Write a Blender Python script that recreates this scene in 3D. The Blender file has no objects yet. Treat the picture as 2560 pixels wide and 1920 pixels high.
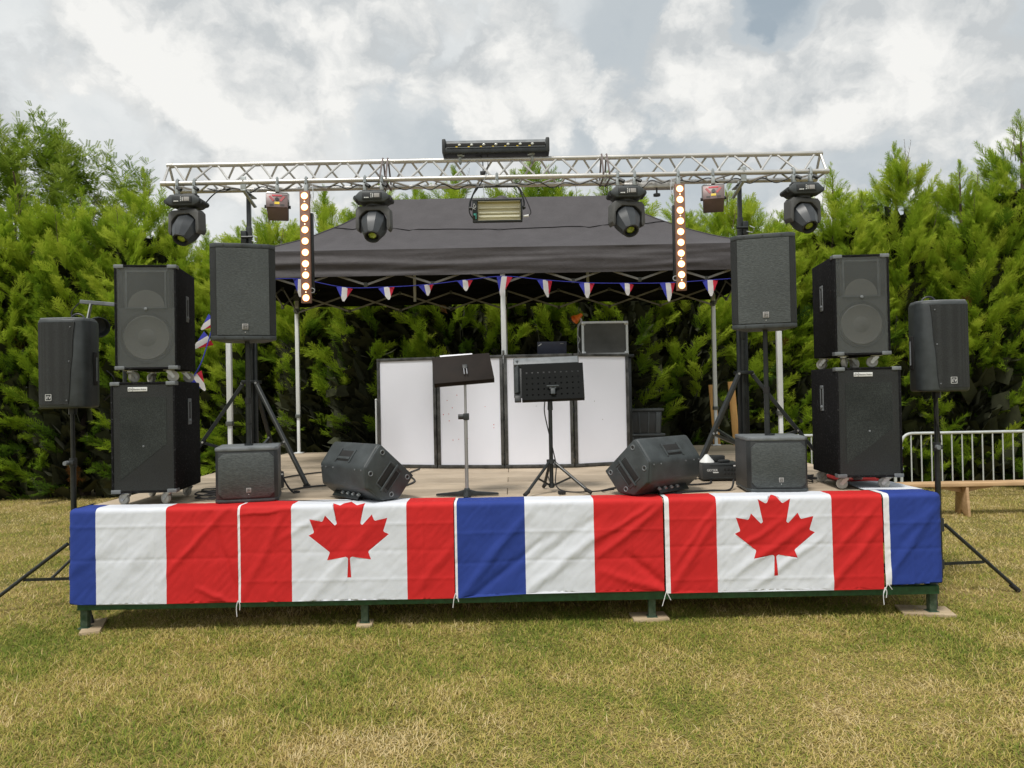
# Outdoor stage with a sound system, a lighting truss and a black pop-up canopy, in front of a conifer hedge.
# Metres; X right, Y away from the viewer, Z up. The lawn is Z = 0, the deck is Z = 0.86.
import bpy, bmesh, math, random
import numpy as np
from mathutils import Vector, Matrix, noise as mnoise
from mathutils.geometry import delaunay_2d_cdt
R = math.radians
pi = math.pi
random.seed(7)
rng = np.random.default_rng(11)
sc = bpy.context.scene
col = sc.collection

# ---------------------------------------------------------------- camera
cd = bpy.data.cameras.new('camera')
cd.sensor_width = 36.0
cd.lens = 26.69
cd.clip_start = 0.1
cd.clip_end = 3000
cam = bpy.data.objects.new('camera', cd)
col.objects.link(cam)
PIT, ROL = R(0.65), R(1.1)
def ax(a, b, f):
    return Vector((a, f * math.cos(PIT) - b * math.sin(PIT), f * math.sin(PIT) + b * math.cos(PIT)))
rt, up, fw = ax(math.cos(ROL), -math.sin(ROL), 0), ax(math.sin(ROL), math.cos(ROL), 0), ax(0, 0, 1)
cam.matrix_world = Matrix((rt, up, -fw)).transposed().to_4x4()
cam.location = (0, 0, 1.62)
sc.camera = cam

# ---------------------------------------------------------------- exposure, sky, sun
vs = sc.view_settings
vs.view_transform = 'Standard'
vs.look = 'None'
vs.exposure = 0.97
vs.gamma = 1
vs.use_curve_mapping = False
SUN_EL, SUN_AZ = R(60), R(208)          # high, behind the viewer and a little to the left
world = bpy.data.worlds.new('World')
sc.world = world
world.use_nodes = True
def build_sky():
    nt = world.node_tree
    N, L = nt.nodes, nt.links
    N.clear()
    def math_(op, a, b=None, c=None, clamp=False):
        n = N.new('ShaderNodeMath'); n.operation = op; n.use_clamp = clamp
        for i, q in enumerate((a, b, c)):
            if q is None: continue
            if isinstance(q, (int, float)): n.inputs[i].default_value = q
            else: L.new(q, n.inputs[i])
        return n.outputs[0]
    def ramp(x, lo, hi, a=0.0, b=1.0):
        n = N.new('ShaderNodeMapRange'); n.interpolation_type = 'SMOOTHSTEP'
        L.new(x, n.inputs[0]); n.inputs[1].default_value = lo; n.inputs[2].default_value = hi
        n.inputs[3].default_value = a; n.inputs[4].default_value = b
        return n.outputs[0]
    def mix(f, a, b):
        n = N.new('ShaderNodeMix'); n.data_type = 'RGBA'
        for i, q in ((0, f), (6, a), (7, b)):
            if isinstance(q, (float, int)): n.inputs[i].default_value = q
            elif isinstance(q, tuple): n.inputs[i].default_value = (*q, 1)
            else: L.new(q, n.inputs[i])
        return n.outputs[2]
    tc = N.new('ShaderNodeTexCoord')
    sep = N.new('ShaderNodeSeparateXYZ'); L.new(tc.outputs['Generated'], sep.inputs[0])
    cmb = N.new('ShaderNodeCombineXYZ'); L.new(sep.outputs[0], cmb.inputs[0]); L.new(sep.outputs[1], cmb.inputs[1])
    L.new(math_('MULTIPLY', math_('MAXIMUM', sep.outputs[2], -0.1), 1.25), cmb.inputs[2])
    # a gentle warp makes the edges billow
    wn = N.new('ShaderNodeTexNoise'); wn.inputs['Scale'].default_value = 9.0; wn.inputs['Detail'].default_value = 6; wn.inputs['Roughness'].default_value = 0.6
    L.new(cmb.outputs[0], wn.inputs[0])
    wv = N.new('ShaderNodeVectorMath'); wv.operation = 'SUBTRACT'; L.new(wn.outputs[1], wv.inputs[0]); wv.inputs[1].default_value = (0.5, 0.5, 0.5)
    ws = N.new('ShaderNodeVectorMath'); ws.operation = 'SCALE'; L.new(wv.outputs[0], ws.inputs[0]); ws.inputs['Scale'].default_value = 0.085
    wa = N.new('ShaderNodeVectorMath'); wa.operation = 'ADD'; L.new(cmb.outputs[0], wa.inputs[0]); L.new(ws.outputs[0], wa.inputs[1])
    wg = N.new('ShaderNodeVectorMath'); wg.operation = 'ADD'; L.new(tc.outputs['Generated'], wg.inputs[0]); L.new(ws.outputs[0], wg.inputs[1])
    wd = N.new('ShaderNodeVectorMath'); wd.operation = 'NORMALIZE'; L.new(wg.outputs[0], wd.inputs[0])
    def fbm(scale, detail, rough, off=(0, 0, 0), vec=None):
        m = N.new('ShaderNodeMapping'); m.inputs[1].default_value = off
        L.new(vec or wa.outputs[0], m.inputs[0])
        n = N.new('ShaderNodeTexNoise'); n.inputs['Scale'].default_value = scale
        n.inputs['Detail'].default_value = detail; n.inputs['Roughness'].default_value = rough
        L.new(m.outputs[0], n.inputs[0])
        return n.outputs[0]
    def lobe(d, r0, r1):                  # cloud masses and clear gaps, each at its own bearing in the sky
        n = N.new('ShaderNodeVectorMath'); n.operation = 'DOT_PRODUCT'
        L.new(wd.outputs[0], n.inputs[0]); n.inputs[1].default_value = d
        return ramp(n.outputs['Value'], math.cos(R(r1)), math.cos(R(r0)))
    def heap(off):                        # height of the cumulus heaps; sampled twice, the difference gives their relief
        a = fbm(5.2, 15, 0.56, off)
        b = fbm(2.1, 3, 0.5, (off[0] + 3, off[1], off[2]))
        return math_('ADD', math_('MULTIPLY', a, 0.72), math_('MULTIPLY', b, 0.28))
    h0, h1 = heap((0.4, 5.2, 1.0)), heap((0.385, 5.2, 0.965))
    bias = None
    for d, a, b, w in (((-0.2921, 0.8926, 0.3435), 1, 10, 0.10), ((-0.3139, 0.8648, 0.392), 1, 5, 0.06), ((0.0148, 0.9314, 0.3637), 1, 6, 0.13), ((0.2319, 0.8838, 0.4063), 1, 5, 0.075), ((0.2687, 0.9044, 0.3316), 1, 6, 0.07), ((0.3685, 0.8497, 0.3773), 2, 9, 0.10), ((0.4745, 0.809, 0.3469), 2, 9, 0.06),
                       ((-0.4929, 0.7797, 0.3863), 2, 12, 0.05), ((-0.1796, 0.8844, 0.4308), 1, 7, 0.06), ((0.311, 0.8456, 0.4339), 0.3, 3.2, -0.22), ((0.2916, 0.8676, 0.4029), 0.3, 1.6, -0.10), ((0.1362, 0.893, 0.4289), 1, 6, -0.03), ((0.1393, 0.927, 0.3482), 2, 7, -0.04),
                       ((0.4575, 0.8457, 0.2749), 2, 9, -0.12), ((0.2638, 0.9343, 0.2396), 1, 8, -0.10), ((-0.3456, 0.8402, 0.4178), 1, 5, -0.06), ((-0.4341, 0.8214, 0.3699), 1, 6, 0.07), ((-0.134, 0.9315, 0.338), 2, 6, -0.06), ((-0.457, 0.834, 0.3091), 1, 6, -0.04)):
        t = math_('MULTIPLY', lobe(d, a, b), w)
        bias = t if bias is None else math_('ADD', bias, t)
    dens = math_('ADD', h0, bias)
    relief = math_('MULTIPLY', math_('SUBTRACT', h0, h1), 7.5)
    edge = ramp(dens, 0.505, 0.570)
    lit = math_('ADD', ramp(dens, 0.50, 0.72, 0.22, 0.85), relief, None, True)
    bank = fbm(3.0, 8, 0.55, (7, 1, 2))
    veil = mix(ramp(math_('ADD', bank, math_('MULTIPLY', bias, 0.5)), 0.36, 0.62), (3.75, 4.1, 4.35), (5.7, 5.85, 5.85))    # grey layer behind the heaps
    cum = mix(lit, (4.1, 4.3, 4.4), (6.5, 6.48, 6.3))
    c1 = mix(edge, veil, cum)
    gap = ramp(math_('ADD', bank, math_('MULTIPLY', bias, 1.6)), 0.14, 0.30)
    sky = N.new('ShaderNodeTexSky'); sky.sky_type = 'NISHITA'; sky.sun_disc = False
    sky.sun_elevation = SUN_EL; sky.sun_rotation = SUN_AZ
    blue = mix(0.88, sky.outputs[0], (2.75, 3.2, 3.5))
    c = mix(math_('MAXIMUM', gap, edge), blue, c1)
    bg = N.new('ShaderNodeBackground'); L.new(c, bg.inputs[0]); bg.inputs[1].default_value = 0.072
    out = N.new('ShaderNodeOutputWorld'); L.new(bg.outputs[0], out.inputs[0])
build_sky()
sl = bpy.data.lights.new('sun', 'SUN')
sl.energy = 1.5
sl.angle = R(14)
sl.color = (1.0, 0.955, 0.89)
sun = bpy.data.objects.new('sun', sl)
col.objects.link(sun)
sd = Vector((math.sin(SUN_AZ) * math.cos(SUN_EL), math.cos(SUN_AZ) * math.cos(SUN_EL), math.sin(SUN_EL)))
sun.rotation_euler = sd.to_track_quat('Z', 'Y').to_euler()
sun.location = sd * 60

# ---------------------------------------------------------------- materials
def nodes(name):
    m = bpy.data.materials.new(name); m.use_nodes = True
    nt = m.node_tree
    return m, nt, nt.nodes['Principled BSDF']
def tex_coord(nt, scale=(1, 1, 1), rnd=True):
    tc = nt.nodes.new('ShaderNodeTexCoord'); mp = nt.nodes.new('ShaderNodeMapping')
    mp.inputs['Scale'].default_value = scale
    nt.links.new(tc.outputs['Object'], mp.inputs[0])
    if rnd:
        oi = nt.nodes.new('ShaderNodeObjectInfo'); mu = nt.nodes.new('ShaderNodeMath'); mu.operation = 'MULTIPLY'
        mu.inputs[1].default_value = 37.0
        nt.links.new(oi.outputs['Random'], mu.inputs[0]); nt.links.new(mu.outputs[0], mp.inputs['Location'])
    return mp.outputs[0]
def noise_tex(nt, vec, scale, detail=4, rough=0.55):
    n = nt.nodes.new('ShaderNodeTexNoise'); n.inputs['Scale'].default_value = scale
    n.inputs['Detail'].default_value = detail; n.inputs['Roughness'].default_value = rough
    nt.links.new(vec, n.inputs[0]); return n.outputs[0]
def ramp_node(nt, fac, stops):
    r = nt.nodes.new('ShaderNodeValToRGB'); e = r.color_ramp.elements
    while len(e) < len(stops): e.new(0.5)
    for q, (p, c) in zip(e, stops): q.position = p; q.color = (*c, 1)
    nt.links.new(fac, r.inputs[0]); return r.outputs[0]
def bump_node(nt, h, dist, strength=1.0, prev=None):
    b = nt.nodes.new('ShaderNodeBump'); b.inputs['Distance'].default_value = dist; b.inputs['Strength'].default_value = strength
    nt.links.new(h, b.inputs['Height'])
    if prev: nt.links.new(prev, b.inputs['Normal'])
    return b.outputs[0]
def mul(c, k): return tuple(min(1, x * k) for x in c)
def mat(name, c, rough=0.55, metal=0.0, var=0.18, vs_=9.0, bump=0.0, bs=250.0, c2=None, scale=(1, 1, 1), spec=0.5):
    m, nt, p = nodes(name)
    v = tex_coord(nt, scale)
    n = noise_tex(nt, v, vs_, 6, 0.62)
    nt.links.new(ramp_node(nt, n, [(0.32, mul(c, 1 - var)), (0.68, c2 or mul(c, 1 + var))]), p.inputs['Base Color'])
    p.inputs['Metallic'].default_value = metal
    p.inputs['Specular IOR Level'].default_value = spec
    rr = nt.nodes.new('ShaderNodeMapRange'); nt.links.new(n, rr.inputs[0])
    rr.inputs[3].default_value = max(0.02, rough - 0.1); rr.inputs[4].default_value = min(1, rough + 0.1)
    nt.links.new(rr.outputs[0], p.inputs['Roughness'])
    if bump: nt.links.new(bump_node(nt, noise_tex(nt, v, bs, 3), bump), p.inputs['Normal'])
    return m
def emit(name, c, s):
    m, nt, p = nodes(name)
    p.inputs['Base Color'].default_value = (*c, 1)
    p.inputs['Emission Color'].default_value = (*c, 1); p.inputs['Emission Strength'].default_value = s
    return m
def speckle(name, c, c2, scale, rough=0.85, bump=0.003, thr=(0.52, 0.66)):      # carpet and perforated steel
    m, nt, p = nodes(name)
    v = tex_coord(nt)
    a = noise_tex(nt, v, scale, 2, 0.7)
    b = noise_tex(nt, v, 5, 5)
    mx = nt.nodes.new('ShaderNodeMix'); mx.data_type = 'RGBA'; mx.blend_type = 'MULTIPLY'; mx.inputs[0].default_value = 0.8
    nt.links.new(ramp_node(nt, a, [(thr[0], c), (thr[1], c2)]), mx.inputs[6])
    nt.links.new(ramp_node(nt, b, [(0.3, (0.6, 0.6, 0.6)), (0.7, (1, 1, 1))]), mx.inputs[7])
    nt.links.new(mx.outputs[2], p.inputs['Base Color'])
    p.inputs['Roughness'].default_value = rough; p.inputs['Specular IOR Level'].default_value = 0.12
    nt.links.new(bump_node(nt, a, bump), p.inputs['Normal'])
    return m
def grille_mat(name, c, alpha, scale=230.0, rough=0.5, metal=0.3):
    m, nt, p = nodes(name)
    v = tex_coord(nt, (1, 1, 1))
    vo = nt.nodes.new('ShaderNodeTexVoronoi'); vo.inputs['Scale'].default_value = scale; vo.inputs['Randomness'].default_value = 0.35
    nt.links.new(v, vo.inputs[0])
    n = noise_tex(nt, v, 3.0, 4)
    mx = nt.nodes.new('ShaderNodeMix'); mx.data_type = 'RGBA'; mx.blend_type = 'MULTIPLY'; mx.inputs[0].default_value = 1
    nt.links.new(ramp_node(nt, vo.outputs[0], [(0.25, mul(c, 0.35)), (0.6, c)]), mx.inputs[6])
    nt.links.new(ramp_node(nt, n, [(0.3, (0.75, 0.75, 0.75)), (0.7, (1, 1, 1))]), mx.inputs[7])
    nt.links.new(mx.outputs[2], p.inputs['Base Color'])
    p.inputs['Roughness'].default_value = rough; p.inputs['Metallic'].default_value = metal
    p.inputs['Alpha'].default_value = alpha
    nt.links.new(bump_node(nt, vo.outputs[0], 0.002), p.inputs['Normal'])
    return m
def wave_grille(name, ca, cb):                       # fine perforation that reads as short level dashes
    m, nt, p = nodes(name)
    a = noise_tex(nt, tex_coord(nt, (55, 55, 210)), 1.0, 3, 0.6)
    b = noise_tex(nt, tex_coord(nt), 2.5, 4)
    mx = nt.nodes.new('ShaderNodeMix'); mx.data_type = 'RGBA'; mx.blend_type = 'MULTIPLY'; mx.inputs[0].default_value = 1
    nt.links.new(ramp_node(nt, a, [(0.36, ca), (0.66, cb)]), mx.inputs[6])
    nt.links.new(ramp_node(nt, b, [(0.3, (0.8, 0.8, 0.8)), (0.7, (1, 1, 1))]), mx.inputs[7])
    nt.links.new(mx.outputs[2], p.inputs['Base Color']); p.inputs['Roughness'].default_value = 0.5; p.inputs['Metallic'].default_value = 0.2
    nt.links.new(bump_node(nt, a, 0.002), p.inputs['Normal'])
    return m
def fabric(name, c, var=0.06, rough=0.75, weave=900.0, wrinkle=0.0, trans=0.0):
    m, nt, p = nodes(name)
    v = tex_coord(nt, (1, 1, 1), False)
    n = noise_tex(nt, v, 6, 6)
    nt.links.new(ramp_node(nt, n, [(0.3, mul(c, 1 - var)), (0.7, mul(c, 1 + var))]), p.inputs['Base Color'])
    p.inputs['Roughness'].default_value = rough
    p.inputs['Specular IOR Level'].default_value = 0.25
    b = bump_node(nt, noise_tex(nt, v, weave, 1), 0.0006)
    if wrinkle: b = bump_node(nt, noise_tex(nt, v, 26, 5, 0.6), wrinkle, 1.0, b)
    nt.links.new(b, p.inputs['Normal'])
    if trans:
        tr = nt.nodes.new('ShaderNodeBsdfTranslucent'); tr.inputs[0].default_value = (*c, 1)
        ms = nt.nodes.new('ShaderNodeMixShader'); ms.inputs[0].default_value = trans
        nt.links.new(p.outputs[0], ms.inputs[1]); nt.links.new(tr.outputs[0], ms.inputs[2])
        nt.links.new(ms.outputs[0], nt.nodes['Material Output'].inputs[0])
    return m
def leafy(name, stops, rough=0.55, trans=0.35):
    m, nt, p = nodes(name)
    at = nt.nodes.new('ShaderNodeAttribute'); at.attribute_name = 'tint'
    oi = nt.nodes.new('ShaderNodeObjectInfo')
    mr = nt.nodes.new('ShaderNodeMapRange'); nt.links.new(oi.outputs['Random'], mr.inputs[0])
    mr.inputs[3].default_value = -0.07; mr.inputs[4].default_value = 0.07
    ad = nt.nodes.new('ShaderNodeMath'); ad.operation = 'ADD'
    nt.links.new(at.outputs['Fac'], ad.inputs[0]); nt.links.new(mr.outputs[0], ad.inputs[1])
    c = ramp_node(nt, ad.outputs[0], stops)
    nt.links.new(c, p.inputs['Base Color']); p.inputs['Roughness'].default_value = max(rough, 0.75)
    p.inputs['Specular IOR Level'].default_value = 0.10
    tr = nt.nodes.new('ShaderNodeBsdfTranslucent'); nt.links.new(c, tr.inputs[0])
    ms = nt.nodes.new('ShaderNodeMixShader'); ms.inputs[0].default_value = trans
    nt.links.new(p.outputs[0], ms.inputs[1]); nt.links.new(tr.outputs[0], ms.inputs[2])
    nt.links.new(ms.outputs[0], nt.nodes['Material Output'].inputs[0])
    return m
def wood(name, ca, cb, grain=(1.2, 26, 26), rough=0.7, spread=0.25):
    m, nt, p = nodes(name)
    v = tex_coord(nt, grain)
    n = noise_tex(nt, v, 2.2, 8, 0.62)
    v2 = tex_coord(nt, (1, 1, 1))
    st = noise_tex(nt, v2, 2.3, 6, 0.6)
    oi = nt.nodes.new('ShaderNodeObjectInfo')
    mr = nt.nodes.new('ShaderNodeMapRange'); nt.links.new(oi.outputs['Random'], mr.inputs[0])
    mr.inputs[3].default_value = 1 - spread; mr.inputs[4].default_value = 1 + spread * 0.5
    mx = nt.nodes.new('ShaderNodeMix'); mx.data_type = 'RGBA'; mx.blend_type = 'MULTIPLY'; mx.inputs[0].default_value = 1
    nt.links.new(ramp_node(nt, n, [(0.3, ca), (0.62, cb)]), mx.inputs[6])
    nt.links.new(ramp_node(nt, st, [(0.3, (0.72, 0.71, 0.7)), (0.62, (1, 1, 1))]), mx.inputs[7])
    m2 = nt.nodes.new('ShaderNodeVectorMath'); m2.operation = 'SCALE'
    nt.links.new(mx.outputs[2], m2.inputs[0]); nt.links.new(mr.outputs[0], m2.inputs['Scale'])
    nt.links.new(m2.outputs[0], p.inputs['Base Color'])
    p.inputs['Roughness'].default_value = rough
    p.inputs['Specular IOR Level'].default_value = 0.3
    nt.links.new(bump_node(nt, n, 0.002), p.inputs['Normal'])
    return m
K = {}
K['black_plastic'] = mat('black_plastic', (0.024, 0.027, 0.028), 0.5, bump=0.0008, bs=420)
K['grey_plastic'] = mat('grey_plastic', (0.044, 0.052, 0.055), 0.5, var=0.3, bump=0.0008, bs=380)
K['worn_plastic'] = mat('worn_plastic', (0.16, 0.175, 0.185), 0.5, var=0.25, vs_=14)
K['black_metal'] = mat('black_metal', (0.022, 0.026, 0.027), 0.38, 0.2, var=0.3, vs_=16)
K['stand_black'] = mat('stand_black', (0.018, 0.021, 0.021), 0.35, 0.1, var=0.3, vs_=20)
K['carpet'] = speckle('black_carpet', (0.012, 0.012, 0.013), (0.085, 0.087, 0.09), 75, 0.92, 0.004, (0.58, 0.78))
K['grille_open'] = grille_mat('open_grille', (0.17, 0.185, 0.18), 0.36, 190)
K['grille_dark'] = grille_mat('dark_grille', (0.045, 0.049, 0.049), 0.92, 150)
K['grille_fine'] = wave_grille('fine_grille', (0.052, 0.060, 0.060), (0.098, 0.110, 0.108))
K['baffle'] = mat('baffle', (0.085, 0.09, 0.088), 0.7)
K['cone'] = mat('paper_cone', (0.21, 0.205, 0.185), 0.75, var=0.12, vs_=5)
K['cone_edge'] = mat('cone_surround', (0.03, 0.03, 0.03), 0.7)
K['zinc'] = mat('zinc_plate', (0.55, 0.56, 0.55), 0.35, 0.75, var=0.12, vs_=30)
K['wheel'] = mat('grey_wheel', (0.42, 0.41, 0.37), 0.6)
K['yoke_grey'] = mat('yoke_grey', (0.085, 0.086, 0.084), 0.55, var=0.15)
K['head_grey'] = mat('head_grey', (0.042, 0.048, 0.054), 0.42)
K['alu'] = mat('aluminium', (0.56, 0.55, 0.53), 0.38, 0.6, var=0.14, vs_=12, scale=(0.3, 1, 1))
K['galv'] = mat('galvanised', (0.40, 0.43, 0.43), 0.45, 0.6, var=0.15, vs_=18)
K['chrome'] = mat('chrome', (0.42, 0.42, 0.44), 0.3, 0.7, var=0.03)
K['white_metal'] = mat('white_tube', (0.74, 0.77, 0.77), 0.4, 0.0, var=0.05)
K['barrier'] = mat('galvanised_barrier', (0.62, 0.65, 0.65), 0.42, 0.35, var=0.1, vs_=9)
K['green_paint'] = mat('green_paint', (0.022, 0.085, 0.032), 0.42, 0.0, var=0.35, vs_=22, bump=0.0006, bs=90)
K['green_worn'] = mat('green_worn', (0.03, 0.08, 0.04), 0.5, 0.0, var=0.3, vs_=30, c2=(0.10, 0.14, 0.10))
K['rubber'] = mat('rubber', (0.014, 0.014, 0.014), 0.8)
K['cable'] = mat('cable_rubber', (0.016, 0.016, 0.018), 0.55)
K['cable_white'] = mat('white_cable', (0.6, 0.6, 0.58), 0.6)
K['white_print'] = mat('white_print', (0.72, 0.73, 0.72), 0.5, var=0.04)
K['grey_print'] = mat('grey_print', (0.34, 0.33, 0.32), 0.5, var=0.06)
K['black_print'] = mat('black_print', (0.03, 0.03, 0.03), 0.5)
K['red_print'] = mat('red_print', (0.55, 0.05, 0.07), 0.5)
K['teal_print'] = mat('teal_print', (0.08, 0.42, 0.36), 0.5)
K['yellow_print'] = mat('yellow_print', (0.75, 0.55, 0.03), 0.5)
K['board'] = mat('white_board', (0.82, 0.84, 0.92), 0.35, var=0.02, vs_=1.5)
K['frame_dark'] = mat('dark_steel_frame', (0.05, 0.052, 0.05), 0.42, 0.4, var=0.35, vs_=12, c2=(0.13, 0.13, 0.125))
K['deck'] = wood('deck_wood', (0.40, 0.315, 0.22), (0.60, 0.50, 0.38))
K['plain_wood'] = wood('pale_wood', (0.40, 0.30, 0.18), (0.58, 0.46, 0.31), rough=0.65, spread=0.1)
K['orange_wood'] = wood('orange_wood', (0.52, 0.27, 0.08), (0.66, 0.38, 0.13), grain=(20, 20, 1), rough=0.6, spread=0.06)
K['bench_wood'] = wood('bench_wood', (0.48, 0.30, 0.15), (0.66, 0.45, 0.26), grain=(1, 20, 20), rough=0.65, spread=0.08)
K['red'] = fabric('red_cotton', (0.60, 0.022, 0.022), trans=0.06)
K['blue'] = fabric('blue_cotton', (0.026, 0.055, 0.28), trans=0.06)
K['white'] = fabric('white_cotton', (0.72, 0.75, 0.81), 0.03, trans=0.06)
K['tape_white'] = fabric('white_webbing', (0.78, 0.78, 0.80), 0.03)
K['pen_blue'] = fabric('pennant_blue', (0.05, 0.06, 0.42), trans=0.3)
K['pen_white'] = fabric('pennant_white', (0.74, 0.72, 0.72), 0.03, trans=0.3)
K['pen_red'] = fabric('pennant_red', (0.58, 0.03, 0.06), trans=0.3)
K['canopy'] = fabric('canopy_fabric', (0.074, 0.069, 0.073), 0.1, 0.6, 700, 0.004)
K['shade_lining'] = fabric('canopy_shade_lining', (0.010, 0.010, 0.011), 0.1, 0.9, 700)  # near black puts the shade under the canopy into the colour
K['sub_panel'] = speckle('sub_panel', (0.028, 0.032, 0.031), (0.062, 0.070, 0.066), 170, 0.6, 0.002, (0.40, 0.70))
K['bar_grey'] = mat('grey_bar', (0.36, 0.36, 0.35), 0.5, 0.3)
K['case_face'] = speckle('case_face', (0.12, 0.12, 0.112), (0.18, 0.18, 0.17), 300, 0.7, 0.001)
K['orange'] = mat('orange_plastic', (0.85, 0.20, 0.02), 0.4, var=0.05)
K['laptop'] = mat('laptop_lid', (0.045, 0.05, 0.075), 0.45)
K['desk_brown'] = mat('dark_brown_desk', (0.017, 0.013, 0.011), 0.65, var=0.3, vs_=7, spec=0.15)
K['desk_black'] = mat('black_desk', (0.008, 0.009, 0.009), 0.7, var=0.2, spec=0.12)
K['paper'] = mat('paper', (0.80, 0.80, 0.84), 0.7, var=0.02)
K['lamp'] = emit('lit_lamp', (1.0, 0.66, 0.38), 4.5)
K['rim_glow'] = emit('rim_glow', (1.0, 0.42, 0.14), 0.75)  # warm glow around each lamp, painted as emission on its rim
K['led_dot'] = emit('small_led', (1.0, 0.75, 0.5), 1.5)
K['led_case'] = mat('led_case', (0.22, 0.12, 0.085), 0.5, var=0.12)  # reddish brown includes the warm lamp glow on the casing
K['laser_grey'] = mat('laser_grey', (0.17, 0.125, 0.122), 0.45, 0.3)
K['laser_red'] = mat('laser_red', (0.40, 0.075, 0.08), 0.5)
K['lens_green'] = mat('coated_lens', (0.30, 0.42, 0.02), 0.08, 0.0, var=0.5, vs_=14, spec=1.0)
K['lens_clear'] = mat('clear_lens', (0.62, 0.64, 0.60), 0.1, 0.0, var=0.05, spec=1.0)
K['reflector'] = mat('strobe_reflector', (0.66, 0.64, 0.50), 0.22, 0.55, var=0.25, vs_=7, scale=(0.5, 1, 6))
K['tube'] = mat('flash_tube', (0.85, 0.84, 0.70), 0.12, 0.0, var=0.05, spec=1.0)
K['pole_joint'] = mat('grey_clip', (0.10, 0.11, 0.10), 0.6)
K['strap_red'] = fabric('red_strap', (0.5, 0.03, 0.05))
K['strap_grey'] = fabric('grey_strap', (0.20, 0.17, 0.17))
K['strap_blue'] = fabric('blue_strap', (0.03, 0.10, 0.45))
K['bark'] = mat('bark', (0.10, 0.07, 0.05), 0.9, var=0.4, vs_=8, bump=0.01, bs=30, scale=(1, 1, 0.3))
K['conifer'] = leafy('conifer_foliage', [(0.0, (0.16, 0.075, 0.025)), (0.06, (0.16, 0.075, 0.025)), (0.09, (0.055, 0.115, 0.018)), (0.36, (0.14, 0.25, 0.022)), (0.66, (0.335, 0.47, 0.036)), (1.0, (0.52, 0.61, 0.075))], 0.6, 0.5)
K['inner'] = mat('inner_twigs', (0.040, 0.045, 0.018), 0.95, var=0.3)
K['broadleaf'] = leafy('broad_foliage', [(0.0, (0.08, 0.15, 0.02)), (0.5, (0.19, 0.29, 0.03)), (1.0, (0.32, 0.39, 0.07))], 0.5, 0.35)
K['blade'] = leafy('grass_blade', [(0.0, (0.13, 0.20, 0.03)), (0.26, (0.30, 0.325, 0.058)), (0.52, (0.49, 0.415, 0.12)), (0.78, (0.60, 0.46, 0.195)), (1.0, (0.70, 0.58, 0.32))], 0.7, 0.28)
def ground_mat():
    m, nt, p = nodes('dry_lawn')
    g = nt.nodes.new('ShaderNodeNewGeometry')
    a = noise_tex(nt, g.outputs['Position'], 0.8, 8, 0.6)
    b = noise_tex(nt, g.outputs['Position'], 45, 4, 0.7)
    mx = nt.nodes.new('ShaderNodeMix'); mx.data_type = 'RGBA'; mx.blend_type = 'MULTIPLY'; mx.inputs[0].default_value = 0.9
    nt.links.new(ramp_node(nt, a, [(0.35, (0.21, 0.195, 0.06)), (0.52, (0.33, 0.265, 0.095)), (0.68, (0.40, 0.30, 0.13))]), mx.inputs[6])
    nt.links.new(ramp_node(nt, b, [(0.3, (0.5, 0.5, 0.5)), (0.65, (1, 1, 1))]), mx.inputs[7])
    nt.links.new(mx.outputs[2], p.inputs['Base Color']); p.inputs['Roughness'].default_value = 0.95
    p.inputs['Specular IOR Level'].default_value = 0.1
    nt.links.new(bump_node(nt, b, 0.02), p.inputs['Normal'])
    return m
K['ground'] = ground_mat()

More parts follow.
